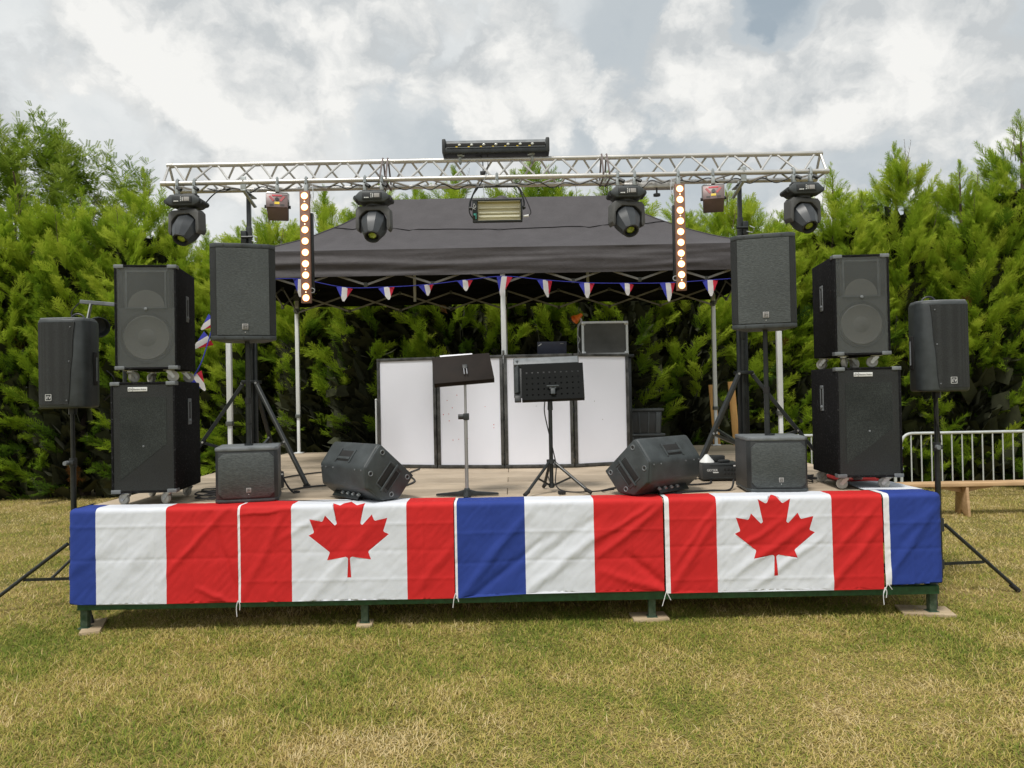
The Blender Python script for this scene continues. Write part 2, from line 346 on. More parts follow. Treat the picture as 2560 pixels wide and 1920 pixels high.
# ---------------------------------------------------------------- mesh helpers
def rotm(e): 
    from mathutils import Euler
    return Euler(e).to_matrix().to_4x4()
class MB:
    def __init__(s): s.bm = bmesh.new()
    def _bev(s, verts, bev, seg):
        if bev:
            es = {e for v in verts for e in v.link_edges}
            bmesh.ops.bevel(s.bm, geom=list(es), offset=bev, segments=seg, profile=0.5, affect='EDGES', clamp_overlap=True)
    def box(s, c, d, bev=0.0, rot=None, seg=2):
        M = Matrix.Translation(c)
        if rot is not None: M = M @ (rotm(rot) if not isinstance(rot, Matrix) else rot)
        vs_ = bmesh.ops.create_cube(s.bm, size=1.0, matrix=M @ Matrix.Diagonal((*d, 1)))['verts']
        s._bev(vs_, bev, seg); return s
    def cyl(s, a, b, r, r2=None, n=12, caps=True):
        a, b = Vector(a), Vector(b); d = b - a
        M = Matrix.Translation((a + b) / 2) @ d.to_track_quat('Z', 'Y').to_matrix().to_4x4()
        bmesh.ops.create_cone(s.bm, cap_ends=caps, segments=n, radius1=r, radius2=r if r2 is None else r2, depth=d.length, matrix=M); return s
    def ball(s, c, r, n=10, sc_=(1, 1, 1)):
        bmesh.ops.create_uvsphere(s.bm, u_segments=n, v_segments=max(4, n * 2 // 3), radius=r, matrix=Matrix.Translation(c) @ Matrix.Diagonal((*sc_, 1))); return s
    def bar(s, a, b, w, h, upv=(0, 0, 1), bev=0.0):
        a, b = Vector(a), Vector(b); y = (b - a); L = y.length; y.normalize()
        u = Vector(upv)
        if abs(u.dot(y)) > 0.98: u = Vector((1, 0, 0))
        x = y.cross(u).normalized(); z = x.cross(y)
        M = Matrix((x, y, z)).transposed().to_4x4(); M.translation = (a + b) / 2
        vs_ = bmesh.ops.create_cube(s.bm, size=1.0, matrix=M @ Matrix.Diagonal((w, L, h, 1)))['verts']
        s._bev(vs_, bev, 1); return s
    def tube(s, pts, r, n=6, closed=False):
        pts = [Vector(p) for p in pts]; rings = []; m = len(pts); prev = None
        for i, p in enumerate(pts):
            if closed: t = pts[(i + 1) % m] - pts[i - 1]
            else: t = pts[min(i + 1, m - 1)] - pts[max(i - 1, 0)]
            t.normalize()
            if prev is None:
                u = Vector((0, 0, 1)) if abs(t.z) < 0.9 else Vector((1, 0, 0)); x = t.cross(u).normalized()
            else:
                x = prev - t * prev.dot(t); x.normalize()
            prev = x; y = t.cross(x)
            rings.append([s.bm.verts.new(p + (x * math.cos(2 * pi * k / n) + y * math.sin(2 * pi * k / n)) * r) for k in range(n)])
        for i in range(m if closed else m - 1):
            a, b = rings[i], rings[(i + 1) % m]
            for k in range(n): s.bm.faces.new((a[k], a[(k + 1) % n], b[(k + 1) % n], b[k]))
        if not closed:
            s.bm.faces.new(rings[0][::-1]); s.bm.faces.new(rings[-1])
        return s
    def prism(s, poly, lo, hi, axis='Y', bev=0.0, M=None, seg=2):
        f = {'Y': lambda p, h: (p[0], h, p[1]), 'X': lambda p, h: (h, p[0], p[1]), 'Z': lambda p, h: (p[0], p[1], h)}[axis]
        A = [s.bm.verts.new(f(p, lo)) for p in poly]; B = [s.bm.verts.new(f(p, hi)) for p in poly]
        n = len(poly)
        fs = [s.bm.faces.new(A), s.bm.faces.new(B[::-1])] + [s.bm.faces.new((A[i], B[i], B[(i + 1) % n], A[(i + 1) % n])) for i in range(n)]
        bmesh.ops.recalc_face_normals(s.bm, faces=fs)
        if M is not None: bmesh.ops.transform(s.bm, matrix=M, verts=A + B)
        s._bev(A + B, bev, seg); return s
    def lathe(s, prof, n=20, M=None):
        rings = []; new = []
        for r, h in prof:
            if r < 1e-6: ring = [s.bm.verts.new((0, 0, h))]
            else: ring = [s.bm.verts.new((r * math.cos(2 * pi * k / n), r * math.sin(2 * pi * k / n), h)) for k in range(n)]
            rings.append(ring); new += ring
        fs = []
        for a, b in zip(rings, rings[1:]):
            for k in range(n):
                k2 = (k + 1) % n
                if len(a) == 1 and len(b) == 1: continue
                if len(a) == 1: fs.append(s.bm.faces.new((a[0], b[k], b[k2])))
                elif len(b) == 1: fs.append(s.bm.faces.new((a[k], b[0], a[k2])))
                else: fs.append(s.bm.faces.new((a[k], b[k], b[k2], a[k2])))
        bmesh.ops.recalc_face_normals(s.bm, faces=fs)
        if M is not None: bmesh.ops.transform(s.bm, matrix=M, verts=new)
        return s
    def xf(s, M): bmesh.ops.transform(s.bm, matrix=M, verts=s.bm.verts[:]); return s
    def mesh(s, name, m, ang=34):
        me = bpy.data.meshes.new(name); s.bm.to_mesh(me); s.bm.free()
        me.materials.append(m)
        me.polygons.foreach_set('use_smooth', [True] * len(me.polygons)); me.set_sharp_from_angle(angle=R(ang))
        return me
    def build(s, name, m, parent=None, loc=None, rot=None, ang=34):
        return put(name, s.mesh(name, K[m] if isinstance(m, str) else m, ang), parent, loc, rot)
def put(name, me, parent=None, loc=None, rot=None):
    o = bpy.data.objects.new(name, me); col.objects.link(o)
    if parent is not None: o.parent = parent
    if loc is not None: o.location = loc
    if rot is not None: o.rotation_euler = rot
    return o
def tag(o, label, cat, group=None):
    o['label'] = label; o['category'] = cat
    if group: o['group'] = group
    return o
def thing(name, label, cat, loc=(0, 0, 0), rz=0.0, group=None):
    o = bpy.data.objects.new(name, None); col.objects.link(o)
    o.location = loc; o.rotation_euler = (0, 0, rz); o.empty_display_size = 0.1
    return tag(o, label, cat, group)
def kind(o, k): o['kind'] = k; return o
KIDS = {}
def dup(o, loc, rot=None, label=None, parent=None):
    c = o.copy(); col.objects.link(c)
    if parent is not None: c.parent = parent
    else:
        c.location = loc
        if rot is not None: c.rotation_euler = rot
        if label: c['label'] = label
    for ch in list(o.children): dup(ch, None, None, None, c)
    return c
def lettering(txt, size, m, parent, loc, rot=(pi / 2, 0, 0), shear=0.0, name='lettering', ext=0.0006, align='CENTER'):
    cu = bpy.data.curves.new(name, 'FONT'); cu.body = txt; cu.size = size; cu.extrude = ext; cu.shear = shear
    cu.align_x = align; cu.align_y = 'CENTER'; cu.resolution_u = 3
    t = bpy.data.objects.new(name + '_src', cu)
    me = bpy.data.meshes.new_from_object(t)
    bpy.data.objects.remove(t); bpy.data.curves.remove(cu)
    me.materials.clear(); me.materials.append(K[m])
    return put(name, me, parent, loc, rot)
def bez(pts, n=6):                                  # smooth curve through points
    P = [Vector(p) for p in pts]; out = []
    for i in range(len(P) - 1):
        p0, p1, p2, p3 = P[max(i - 1, 0)], P[i], P[i + 1], P[min(i + 2, len(P) - 1)]
        for k in range(n):
            t = k / n
            out.append(0.5 * ((2 * p1) + (p2 - p0) * t + (2 * p0 - 5 * p1 + 4 * p2 - p3) * t * t + (3 * p1 - p0 - 3 * p2 + p3) * t ** 3))
    return out + [P[-1]]
DZ = 0.86

# ---------------------------------------------------------------- ground and grass
def raw_mesh(name, V, F4, m, attr=None, F3=None):
    me = bpy.data.meshes.new(name)
    n4 = 0 if F4 is None else len(F4); n3 = 0 if F3 is None else len(F3)
    loops = np.concatenate([x.ravel() for x in (F4, F3) if x is not None]).astype(np.int32)
    me.vertices.add(len(V)); me.vertices.foreach_set('co', V.astype(np.float32).ravel())
    me.loops.add(len(loops)); me.loops.foreach_set('vertex_index', loops)
    me.polygons.add(n4 + n3)
    st = np.concatenate([np.arange(n4) * 4, n4 * 4 + np.arange(n3) * 3]).astype(np.int32)
    me.polygons.foreach_set('loop_start', st)
    me.polygons.foreach_set('loop_total', np.concatenate([np.full(n4, 4), np.full(n3, 3)]).astype(np.int32))
    if attr is not None:
        a = me.attributes.new('tint', 'FLOAT', 'POINT'); a.data.foreach_set('value', attr.astype(np.float32))
    me.update(calc_edges=True); me.materials.append(K[m])
    return me
def field(x, y, seed):                               # smooth random field, about 0..1
    r = np.random.default_rng(seed); s = np.zeros_like(x); tot = 0
    for f, a in ((0.55, 1.0), (1.3, 0.8), (3.1, 0.6), (7.5, 0.45)):
        for _ in range(3):
            th = r.uniform(0, 2 * pi); ph = r.uniform(0, 2 * pi); k = f * r.uniform(0.7, 1.3)
            s += a * np.sin(k * 2 * (x * math.cos(th) + y * math.sin(th)) + ph + 1.3 * np.sin(k * (y * math.cos(th) - x * math.sin(th)) + ph * 2)); tot += a * a * 0.5
    return 0.5 + 0.2 * s / math.sqrt(tot)
gb = MB()
gb.box((0, 200, -0.25), (900, 900, 0.5))
kind(gb.build('lawn', 'ground'), 'structure')
def grass():
    Vs, Qs, Ts, As = [], [], [], []; base = 0
    zones = [(-5.9, 5.9, 2.5, 5.6, 9500, True), (-8.8, 8.8, 5.6, 8.0, 3200, False), (-10.5, -2.6, 8.0, 12.8, 2000, False), (2.6, 10.5, 8.0, 12.2, 2000, False),
             (-8.5, -5.9, 3.0, 5.6, 2500, False), (5.9, 8.5, 3.0, 5.6, 2500, False)]
    for x0, x1, y0, y1, dn, fine in zones:
        n = int((x1 - x0) * (y1 - y0) * dn)
        x = rng.uniform(x0, x1, n); y = rng.uniform(y0, y1, n)
        if fine:
            k = np.abs(x) < 0.72 * y + 1.75; x, y = x[k], y[k]; n = len(x)
        cl = field(x, y, 5)
        g = field(x, y, 9)
        h = rng.uniform(0.008, 0.026, n) * (0.6 + 0.8 * g); w = rng.uniform(0.0014, 0.0028, n) * (1.0 if fine else 1.7)
        az = rng.uniform(0, 2 * pi, n) ; lean = np.abs(rng.normal(0.024, 0.012, n)) + 0.3 * h
        long_ = rng.uniform(0, 1, n) < 0.025; h = np.where(long_, h * 1.9, h); lean = np.where(long_, lean * 1.9, lean)
        dx, dy = np.cos(az) * lean, np.sin(az) * lean
        sx, sy = -np.sin(az) * w, np.cos(az) * w
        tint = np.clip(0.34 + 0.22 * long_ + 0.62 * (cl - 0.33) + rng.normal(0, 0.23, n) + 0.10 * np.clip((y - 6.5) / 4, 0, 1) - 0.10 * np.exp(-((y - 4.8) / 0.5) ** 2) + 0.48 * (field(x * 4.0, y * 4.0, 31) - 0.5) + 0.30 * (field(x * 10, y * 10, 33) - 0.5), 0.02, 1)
        if fine:
            V = np.empty((n, 5, 3))
            V[:, 0] = np.stack([x - sx, y - sy, np.zeros(n)], 1); V[:, 1] = np.stack([x + sx, y + sy, np.zeros(n)], 1)
            V[:, 2] = np.stack([x + sx * .8 + dx * .42, y + sy * .8 + dy * .42, h * .68], 1); V[:, 3] = np.stack([x - sx * .8 + dx * .42, y - sy * .8 + dy * .42, h * .68], 1)
            V[:, 4] = np.stack([x + dx, y + dy, h * 0.95], 1)
            i = base + np.arange(n)[:, None] * 5
            Qs.append(i + np.array([0, 1, 2, 3])); Ts.append(i + np.array([3, 2, 4])); k5 = 5
        else:
            V = np.empty((n, 3, 3))
            V[:, 0] = np.stack([x - sx, y - sy, np.zeros(n)], 1); V[:, 1] = np.stack([x + sx, y + sy, np.zeros(n)], 1)
            V[:, 2] = np.stack([x + dx, y + dy, h * 1.15], 1)
            i = base + np.arange(n)[:, None] * 3
            Ts.append(i + np.array([0, 1, 2])); k5 = 3
        Vs.append(V.reshape(-1, 3)); As.append(np.repeat(tint, k5)); base += n * k5
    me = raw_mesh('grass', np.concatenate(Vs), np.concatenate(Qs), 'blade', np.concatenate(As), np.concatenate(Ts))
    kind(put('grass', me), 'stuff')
grass()

# ---------------------------------------------------------------- hedge of conifers
def spray(seed, L=1.0):                              # one feathery plume along +X, unit length
    r = np.random.default_rng(seed); T = []; tt = []
    def strip(p, d, ln, w, t):
        nrm = np.array([-d[1], d[0], 0.0]) * w
        T.append([p - nrm, p + nrm, p + d * ln]); tt.append(t)
    strip(np.zeros(3), np.array([1.0, 0, 0]), 1.0, 0.014, 0.45)
    nb = 12
    for i in range(nb):
        f = 0.06 + 0.88 * i / (nb - 1)
        for s in (-1, 1):
            a = s * R(r.uniform(20, 42)); ln = (0.36 * (1 - f) ** 0.7 + 0.13) * r.uniform(0.75, 1.2)
            p = np.array([f, 0, r.normal(0, 0.012)]); d = np.array([math.cos(a), math.sin(a), r.normal(0, 0.22)]); d /= np.linalg.norm(d)
            strip(p, d, ln, 0.0165, 0.5 + 0.35 * f)
            for k in range(3):
                g = (k + 0.6) / 3.3; b = a + s * R(r.uniform(-50, 26))
                q = p + d * ln * g; e = np.array([math.cos(b), math.sin(b), r.normal(0, 0.3)]); e /= np.linalg.norm(e)
                strip(q, e, ln * 0.45 * (1.15 - g * 0.5) + 0.03, 0.0150, 0.55 + 0.4 * f)
    return np.array(T), np.array(tt)
SPR = [spray(s) for s in (1, 2, 3, 4)]
def place_sprays(P, D, Ls, roll, tint, r):           # many sprays into one mesh
    V, A = [], []
    for sp in range(len(SPR)):
        idx = np.where(r.integers(0, len(SPR), len(P)) == sp)[0] if False else np.arange(sp, len(P), len(SPR))
        if not len(idx): continue
        T, tt = SPR[sp]
        X = D[idx] / np.linalg.norm(D[idx], axis=1, keepdims=True)
        U = np.tile(np.array([[0, 0, 1.0]]), (len(idx), 1)); S = np.cross(U, X); S /= np.linalg.norm(S, axis=1, keepdims=True) + 1e-9
        Nn = np.cross(X, S); c, s = np.cos(roll[idx])[:, None], np.sin(roll[idx])[:, None]
        Y = S * c + Nn * s; Z = Nn * c - S * s
        t = T.reshape(-1, 3)
        loc = t[None] * Ls[idx][:, None, None]
        bend = -0.16 * loc[..., 0] ** 2 / Ls[idx][:, None]
        w = P[idx][:, None] + loc[..., 0:1] * X[:, None] + loc[..., 1:2] * Y[:, None] + loc[..., 2:3] * Z[:, None]
        w[..., 2] += bend * 0.7
        V.append(w.reshape(-1, 3))
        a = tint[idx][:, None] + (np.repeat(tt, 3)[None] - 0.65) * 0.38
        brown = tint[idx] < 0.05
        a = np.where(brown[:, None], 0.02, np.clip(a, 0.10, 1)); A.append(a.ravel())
    return np.concatenate(V), np.concatenate(A)
def conifer_mesh(seed, H, Rm, n, thin=0.0):
    r = np.random.default_rng(seed)
    # a broad main stem and side stems; plumes on each, then sprays along every plume
    nb = n // 8; P, D, Ls, ro, ti = [], [], [], [], []
    q = np.arange(5) * 1.257 + r.uniform(0, 6)
    lead = [(0.0, 0.0, 0.90, 1.0)] + [(Rm * 0.62 * math.cos(k), Rm * 0.62 * math.sin(k), h, 0.5) for k, h in zip(q, r.uniform(0.66, 0.88, 5))]
    for i in range(nb):
        lx, ly, lh, lw = lead[0] if r.uniform() < 0.52 else lead[1 + r.integers(0, 5)]
        f = r.uniform(0.0 if lw == 1 else 0.4, 1) ** 0.9; z = 0.05 + f * H * lh
        prof = Rm * (1 - 0.22 * f) if f < 0.72 else Rm * 0.842 * math.sqrt(max(0.0, 1 - ((f - 0.72) / 0.28) ** 2))
        prof = max(prof * lw, 0.07)
        if z < 0.62 * H and r.uniform() < thin: continue          # thinned so dark inner twigs stand in for shade behind the canopy
        az = r.uniform(0, 2 * pi); rr = prof * r.uniform(0.66, 1.1)
        upt = 0.40 + 0.9 * f + r.normal(0, 0.25)
        out = np.array([math.cos(az), math.sin(az), upt]); out /= np.linalg.norm(out)
        tip = np.array([lx + math.cos(az) * rr, ly + math.sin(az) * rr, z + 0.15 * r.uniform(0, 1)])
        L = min(0.8, 0.38 + prof * 0.45); base = tip - out * L * 0.8
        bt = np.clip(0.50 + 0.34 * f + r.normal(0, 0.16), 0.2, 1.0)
        if r.uniform() < 0.010 and f < 0.6: bt = 0.0
        side = np.cross(out, [0, 0, 1.0]); side /= np.linalg.norm(side) + 1e-9
        for k in range(8):
            g = k / 7.0
            p = base + (tip - base) * (0.15 + 0.82 * g) + r.normal(0, 0.03, 3)
            d = out * r.uniform(0.9, 1.3) + side * r.normal(0, 0.36) * (1 - 0.5 * g) + np.array([0, 0, r.normal(0.16, 0.24)])
            P.append(p); D.append(d); Ls.append(r.uniform(0.21, 0.38) * (0.6 + 0.4 * min(1, prof / 0.5))); ro.append(r.normal(0, 0.7))
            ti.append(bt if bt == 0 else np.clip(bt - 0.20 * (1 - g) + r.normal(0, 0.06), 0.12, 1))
    # thin spires above the mass
    for lx, ly, lh, lw in lead:
        h = r.uniform(0.35, 0.62) if lw < 1 else H * 0.13; z0 = H * lh - 0.12
        for k in range(20):
            g = k / 19.0; az = r.uniform(0, 2 * pi)
            P.append(np.array([lx + r.normal(0, 0.012), ly + r.normal(0, 0.012), z0 + h * g])); D.append(np.array([math.cos(az) * (1.0 - 0.5 * g), math.sin(az) * (1.0 - 0.5 * g), 0.75 + 0.8 * g]))
            Ls.append(0.30 * (1 - g) ** 0.8 + 0.09); ro.append(r.normal(0, 0.8)); ti.append(np.clip(0.66 + r.normal(0, 0.12), 0, 1))
    V, A = place_sprays(np.array(P), np.array(D), np.array(Ls), np.array(ro), np.array(ti), r)
    F = np.arange(len(V)).reshape(-1, 3)
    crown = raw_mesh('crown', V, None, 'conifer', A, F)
    # brown inner twigs fill the body of the tree
    m = 1800 if not thin else 3200; z = r.uniform(0.05, H * 0.78, m); az = r.uniform(0, 2 * pi, m); q = Rm * 0.70 * (1 - (z / H) ** 3) * np.sqrt(r.uniform(0.02, 1, m))
    c = np.stack([np.cos(az) * q, np.sin(az) * q, z], 1)
    d = np.stack([np.cos(az), np.sin(az), r.normal(0.5, 0.3, m)], 1) * 0.17; s = r.normal(0, 0.09, (m, 3))
    V2 = np.stack([c - d, c + s, c + d, c - s], 1).reshape(-1, 3)
    inner = raw_mesh('inner_twigs', V2, np.arange(len(V2)).reshape(-1, 4), 'inner')
    # bare thin shoots at the top
    mb = MB()
    for k in range(8):
        az = r.uniform(0, 2 * pi); lx, ly, lh, lw = lead[k % 6]; h0 = H * lh * 0.98; ln = r.uniform(0.35, 0.75)
        a = Vector((lx + r.normal(0, 0.12), ly + r.normal(0, 0.12), h0)); tp = a + Vector((math.cos(az) * 0.22, math.sin(az) * 0.22, 1.0)) * ln
        mb.cyl(a, tp, 0.006, 0.0015, 4, False)
        for j in range(9):
            g = 0.25 + 0.72 * j / 8; b = a.lerp(tp, g); e = r.uniform(0, 2 * pi)
            mb.cyl(b, b + Vector((math.cos(e) * 0.6, math.sin(e) * 0.6, 0.8)) * (0.19 * (1.1 - g)), 0.003, 0.001, 3, False)
    shoots = mb.mesh('bare_shoots', K['bark'])
    tb = MB(); tb.cyl((0, 0, 0), (0, 0, H * 0.45), 0.10, 0.06, 8); tb.cyl((0, 0, H * 0.45), (0, 0, H * 0.98), 0.06, 0.008, 6)
    trunk = tb.mesh('trunk', K['bark'])
    return H, trunk, crown, inner, shoots
CON = [conifer_mesh(s, h, rm, n) for s, h, rm, n in ((21, 4.8, 1.02, 3000), (22, 4.8, 0.95, 3000), (23, 4.8, 1.08, 3000), (24, 5.4, 1.05, 3100))] + [conifer_mesh(31, 4.8, 1.05, 3000, 0.62), conifer_mesh(32, 4.8, 1.0, 3000, 0.66)]
def conifer(x, y, h, v, rz, label, w=1.0):
    H, trunk, crown, inner, shoots = CON[v]
    t = thing('conifer_tree', label, 'tree', (x, y, 0), rz, 'conifers of the hedge behind the stage')
    s = h / H; t.scale = (w, w, s)
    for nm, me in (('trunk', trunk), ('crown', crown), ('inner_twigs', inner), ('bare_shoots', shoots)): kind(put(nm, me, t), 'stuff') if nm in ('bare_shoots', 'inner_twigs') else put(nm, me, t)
HEDGE = [   # x, y, height, variant, label
    (-11.2, 13.4, 5.3, 0, 'bright green conifer at the far left edge of the hedge'),
    (-9.8, 13.3, 5.2, 1, 'feathery hedge conifer left of the outer tripod speaker, before the broadleaf tree'),
    (-8.6, 13.2, 5.0, 2, 'dense hedge conifer just left of the outer speaker, below the broadleaf tree'),
    (-7.4, 13.1, 4.9, 0, 'conifer of the hedge right behind the left outer tripod speaker'),
    (-6.3, 13.1, 5.2, 3, 'pointed hedge conifer behind the left stack, bare shoots beside the truss end'),
    (-5.2, 13.0, 4.35, 1, 'lower conifer of the hedge under the leftmost moving head'),
    (-4.1, 13.0, 4.75, 2, 'conifer of the hedge behind the left truss stand'),
    (-3.0, 12.9, 4.85, 0, 'hedge conifer behind the left laser box and lit bar'),
    (-1.9, 12.9, 4.75, 1, 'conifer of the hedge whose top shows left of the canopy ridge'),
    (-0.8, 12.9, 4.9, 2, 'conifer of the hedge behind the canopy ridge, left of the strobe'),
    (0.35, 12.9, 5.15, 3, 'hedge conifer behind the strobe with its tip above the canopy ridge'),
    (1.5, 12.8, 4.75, 0, 'conifer of the hedge behind the grey flight case'),
    (2.6, 12.8, 4.5, 1, 'conifer of the hedge behind the right end of the canopy ridge'),
    (3.6, 12.7, 4.85, 2, 'conifer of the hedge behind the right lit bar and laser box'),
    (4.5, 12.7, 4.4, 0, 'lower conifer of the hedge between the right truss stand and the rightmost moving head'),
    (5.4, 12.6, 5.15, 3, 'conifer of the hedge rising right of the rightmost moving head'),
    (6.4, 12.5, 5.45, 1, 'tall conifer of the hedge behind the right speaker stack'),
    (7.4, 12.4, 5.1, 2, 'tall conifer of the hedge behind the right outer tripod speaker'),
    (8.35, 12.3, 5.85, 3, 'tallest conifer of the hedge, its thin leader near the right edge'),
    (9.4, 12.3, 5.0, 0, 'conifer of the hedge at the far right edge behind the barrier'),
    (10.6, 12.3, 5.0, 1, 'conifer closing the hedge beyond the right edge of the barrier')]
for i, (x, y, h, v, lab) in enumerate(HEDGE):
    if -3.3 < x < 3.0: v = 4 + i % 2
    y -= 1.42 * math.exp(-(x / 3.1) ** 4); h += 0.12 if -3.5 < x < 3 else (0.34 if x < -5.5 else 0.10)
    conifer(x, y, h, v, random.uniform(0, 6.28), lab, random.uniform(0.95, 1.1))

def broadleaf():
    r = np.random.default_rng(77)
    t = thing('broadleaf_tree', 'rounded broadleaf tree with small paired leaves behind the hedge at far left', 'tree', (-9.5, 15.3, 0))
    t.scale = (1.05, 1.0, 1.12)
    tb = MB(); tb.cyl((0, 0, 0), (0.1, 0, 3.0), 0.2, 0.13, 10)
    tips = []
    for k in range(16):
        az = r.uniform(0, 2 * pi); e = r.uniform(0.5, 1.35); b = Vector((0.05, 0, r.uniform(1.8, 3.0)))
        m = b + Vector((math.cos(az) * math.cos(e), math.sin(az) * math.cos(e), math.sin(e))) * 1.6
        tp = m + Vector((math.cos(az) * 0.8 * math.cos(e), math.sin(az) * 0.8 * math.cos(e), math.sin(e))) * r.uniform(0.9, 1.7)
        tb.cyl(b, m, 0.07, 0.045, 6); tb.cyl(m, tp, 0.045, 0.012, 5); tips += [m, tp, m.lerp(tp, 0.5)]
    tb.build('trunk', 'bark', t)
    # pinnate leaves: a stalk with paired leaflets
    T = []
    for i in range(7):
        f = 0.2 + 0.13 * i
        for s in (-1, 1):
            a = np.array([f, 0, 0]); d = np.array([0.45, s * 0.9, -0.12]); d /= np.linalg.norm(d); n = np.array([-d[1], d[0], 0]) * 0.055
            e = a + d * 0.34
            T += [[a, (a + e) / 2 + n, e], [a, e, (a + e) / 2 - n]]
    T = np.array(T).reshape(-1, 3)
    n = 9500; cl = 260
    cc = r.normal(0, 1, (cl, 3)); cc /= np.linalg.norm(cc, axis=1, keepdims=True); cc *= r.uniform(0.35, 1.0, (cl, 1)) ** 0.6
    cc = cc * np.array([2.3, 1.8, 1.9]) + np.array([0.0, 0, 4.0])
    ci = r.integers(0, cl, n); g = r.uniform(0, 1, n); az = r.uniform(0, 2 * pi, n)      # whorls of leaves up each shoot
    lean = r.normal(0, 0.22, (cl, 2)) + 0.16 * cc[:, :2] / 2.2
    P = cc[ci] + np.stack([lean[ci, 0] * g, lean[ci, 1] * g, 0.85 * g], 1) + r.normal(0, 0.03, (n, 3))
    D = np.stack([np.cos(az), np.sin(az), 0.25 + 0.7 * g + r.normal(0, 0.2, n)], 1); D /= np.linalg.norm(D, axis=1, keepdims=True)
    S = np.cross([0, 0, 1.0], D); S /= np.linalg.norm(S, axis=1, keepdims=True); Nn = np.cross(D, S)
    Ls = r.uniform(0.20, 0.32, n) * (1.1 - 0.6 * g)
    V = P[:, None] + (T[None, :, 0:1] * D[:, None] + T[None, :, 1:2] * S[:, None] + T[None, :, 2:3] * Nn[:, None]) * Ls[:, None, None]
    tint = np.clip(0.45 + r.normal(0, 0.14, cl)[ci] + r.normal(0, 0.10, n) + 0.22 * g, 0, 1)
    V = V.reshape(-1, 3)
    put('crown', raw_mesh('crown', V, None, 'broadleaf', np.repeat(tint, len(T)), np.arange(len(V)).reshape(-1, 3)), t)
broadleaf()

# ---------------------------------------------------------------- stage
stage = thing('stage', 'raised plank stage on a green steel frame with flags hung along its front', 'stage', (0, 0, 0))
XL, XR, YF, YB = -3.065, 2.955, 5.30, 10.32
def planks():
    wd = 0.392; y = YF + 0.002; row = 0; cache = {}
    while y < YB - 0.05:
        w = min(wd, YB - y); xs = [XL, XR] if False else ([XL, -1.06, 0.965, XR] if row % 2 == 0 else [XL, -2.06, -0.05, 1.98, XR])
        for a, b in zip(xs, xs[1:]):
            L = b - a - 0.004; key = (round(L, 2), round(w, 3))
            if key not in cache:
                m = MB(); m.box((0, 0, 0), (L, w - 0.008, 0.03), 0.004, seg=1); cache[key] = m.mesh('plank', K['deck'])
            put('plank', cache[key], stage, ((a + b) / 2, y + w / 2, DZ - 0.015 + random.uniform(-0.0015, 0.001)), (random.uniform(-0.0015, 0.0015), 0, 0))
        y += w; row += 1
planks()
def rail(a, b, w=0.045, h=0.05, nm='frame_rail'):
    m = MB(); m.bar(a, b, w, h, bev=0.004); return m.build(nm, 'green_paint', stage)
rail((XL, 5.335, 0.187), (XR, 5.335, 0.187), 0.045, 0.06); rail((XL, 5.335, 0.79), (XR, 5.335, 0.79))
for x in (XL + 0.03, -1.06, 0.965, XR - 0.03):
    rail((x, 5.36, 0.155), (x, YB - 0.1, 0.155), 0.04, 0.03); rail((x, 5.36, 0.75), (x, YB - 0.1, 0.75), 0.04, 0.03)
for y in (7.75, YB - 0.08): rail((XL, y, 0.795), (XR, y, 0.795)); rail((XL, y, 0.195), (XR, y, 0.195))
for y in (5.375, 7.8, YB - 0.13):
    for x in (-3.04, -1.068, 0.955, 2.93):
        m = MB(); m.box((x, y, 0.40), (0.05, 0.05, 0.76), 0.004); m.box((x, y, 0.022), (0.075, 0.075, 0.008)); m.box((x, y - 0.001, 0.185), (0.066, 0.066, 0.06), 0.003)
        m.build('leg', 'green_worn', stage)
PADS = [((-3.01, 5.42), (0.13, 0.34), 0.35, 'small pale wooden pad under the leftmost front leg of the stage'),
        ((-1.068, 5.37), (0.11, 0.14), 0.1, 'tiny wooden pad under the second front leg from the left'),
        ((0.94, 5.40), (0.25, 0.18), 0.05, 'square stained wooden pad under the third front leg, below the French flag edge'),
        ((2.90, 5.41), (0.34, 0.22), -0.2, 'largest pale wooden pad, under the rightmost front leg of the stage')]
for (x, y), (w, d), rz, lab in PADS:
    m = MB(); m.box((0, 0, 0.011), (w, d, 0.026), 0.003)
    o = m.build('wooden_pad', 'plain_wood', None, (x, y, 0.0), (0, 0, rz)); tag(o, lab, 'wooden pad', 'wooden pads under the stage legs')

# ---------------------------------------------------------------- flags
LEAF = []
def leaf_outline():
    segs = "m-90 2030 45-863|a-111-98|l-859 151|l116-320|a-20-73|l-941-762|l212-99|a34-79|l-186-572|l542 115|a73-38|l105-247|l423 454|a111-57|l-204-1052|l327 189|a91-27|l332-652"
    d = [(45, -863), (-111, -98), (-859, 151), (116, -320), (-20, -73), (-941, -762), (212, -99), (34, -79), (-186, -572), (542, 115), (73, -38), (105, -247), (423, 454), (111, -57), (-204, -1052), (327, 189), (91, -27), (332, -652)]
    soft = {1, 4, 7, 10, 13, 16}
    p = (-90.0, 2030.0); pts = [p]
    for i, (dx, dy) in enumerate(d):
        q = (p[0] + dx, p[1] + dy)
        if i in soft:                                # small rounding between two edges
            b = d[i - 1]; bl = math.hypot(*b); k = math.hypot(dx, dy) * 0.42
            c = (p[0] + b[0] / bl * k, p[1] + b[1] / bl * k)
            for t in (0.33, 0.66): pts.append(tuple((1 - t) ** 2 * p[j] + 2 * t * (1 - t) * c[j] + t * t * q[j] for j in (0, 1)))
        pts.append(q); p = q
    left = pts[:-1]
    return left + [pts[-1]] + [(-x, y) for x, y in left[::-1]]
LEAF = leaf_outline()
def inside(poly, x, y):
    c = False; n = len(poly)
    for i in range(n):
        (x1, y1), (x2, y2) = poly[i], poly[i - 1]
        if (y1 > y) != (y2 > y) and x < (x2 - x1) * (y - y1) / (y2 - y1) + x1: c = not c
    return c
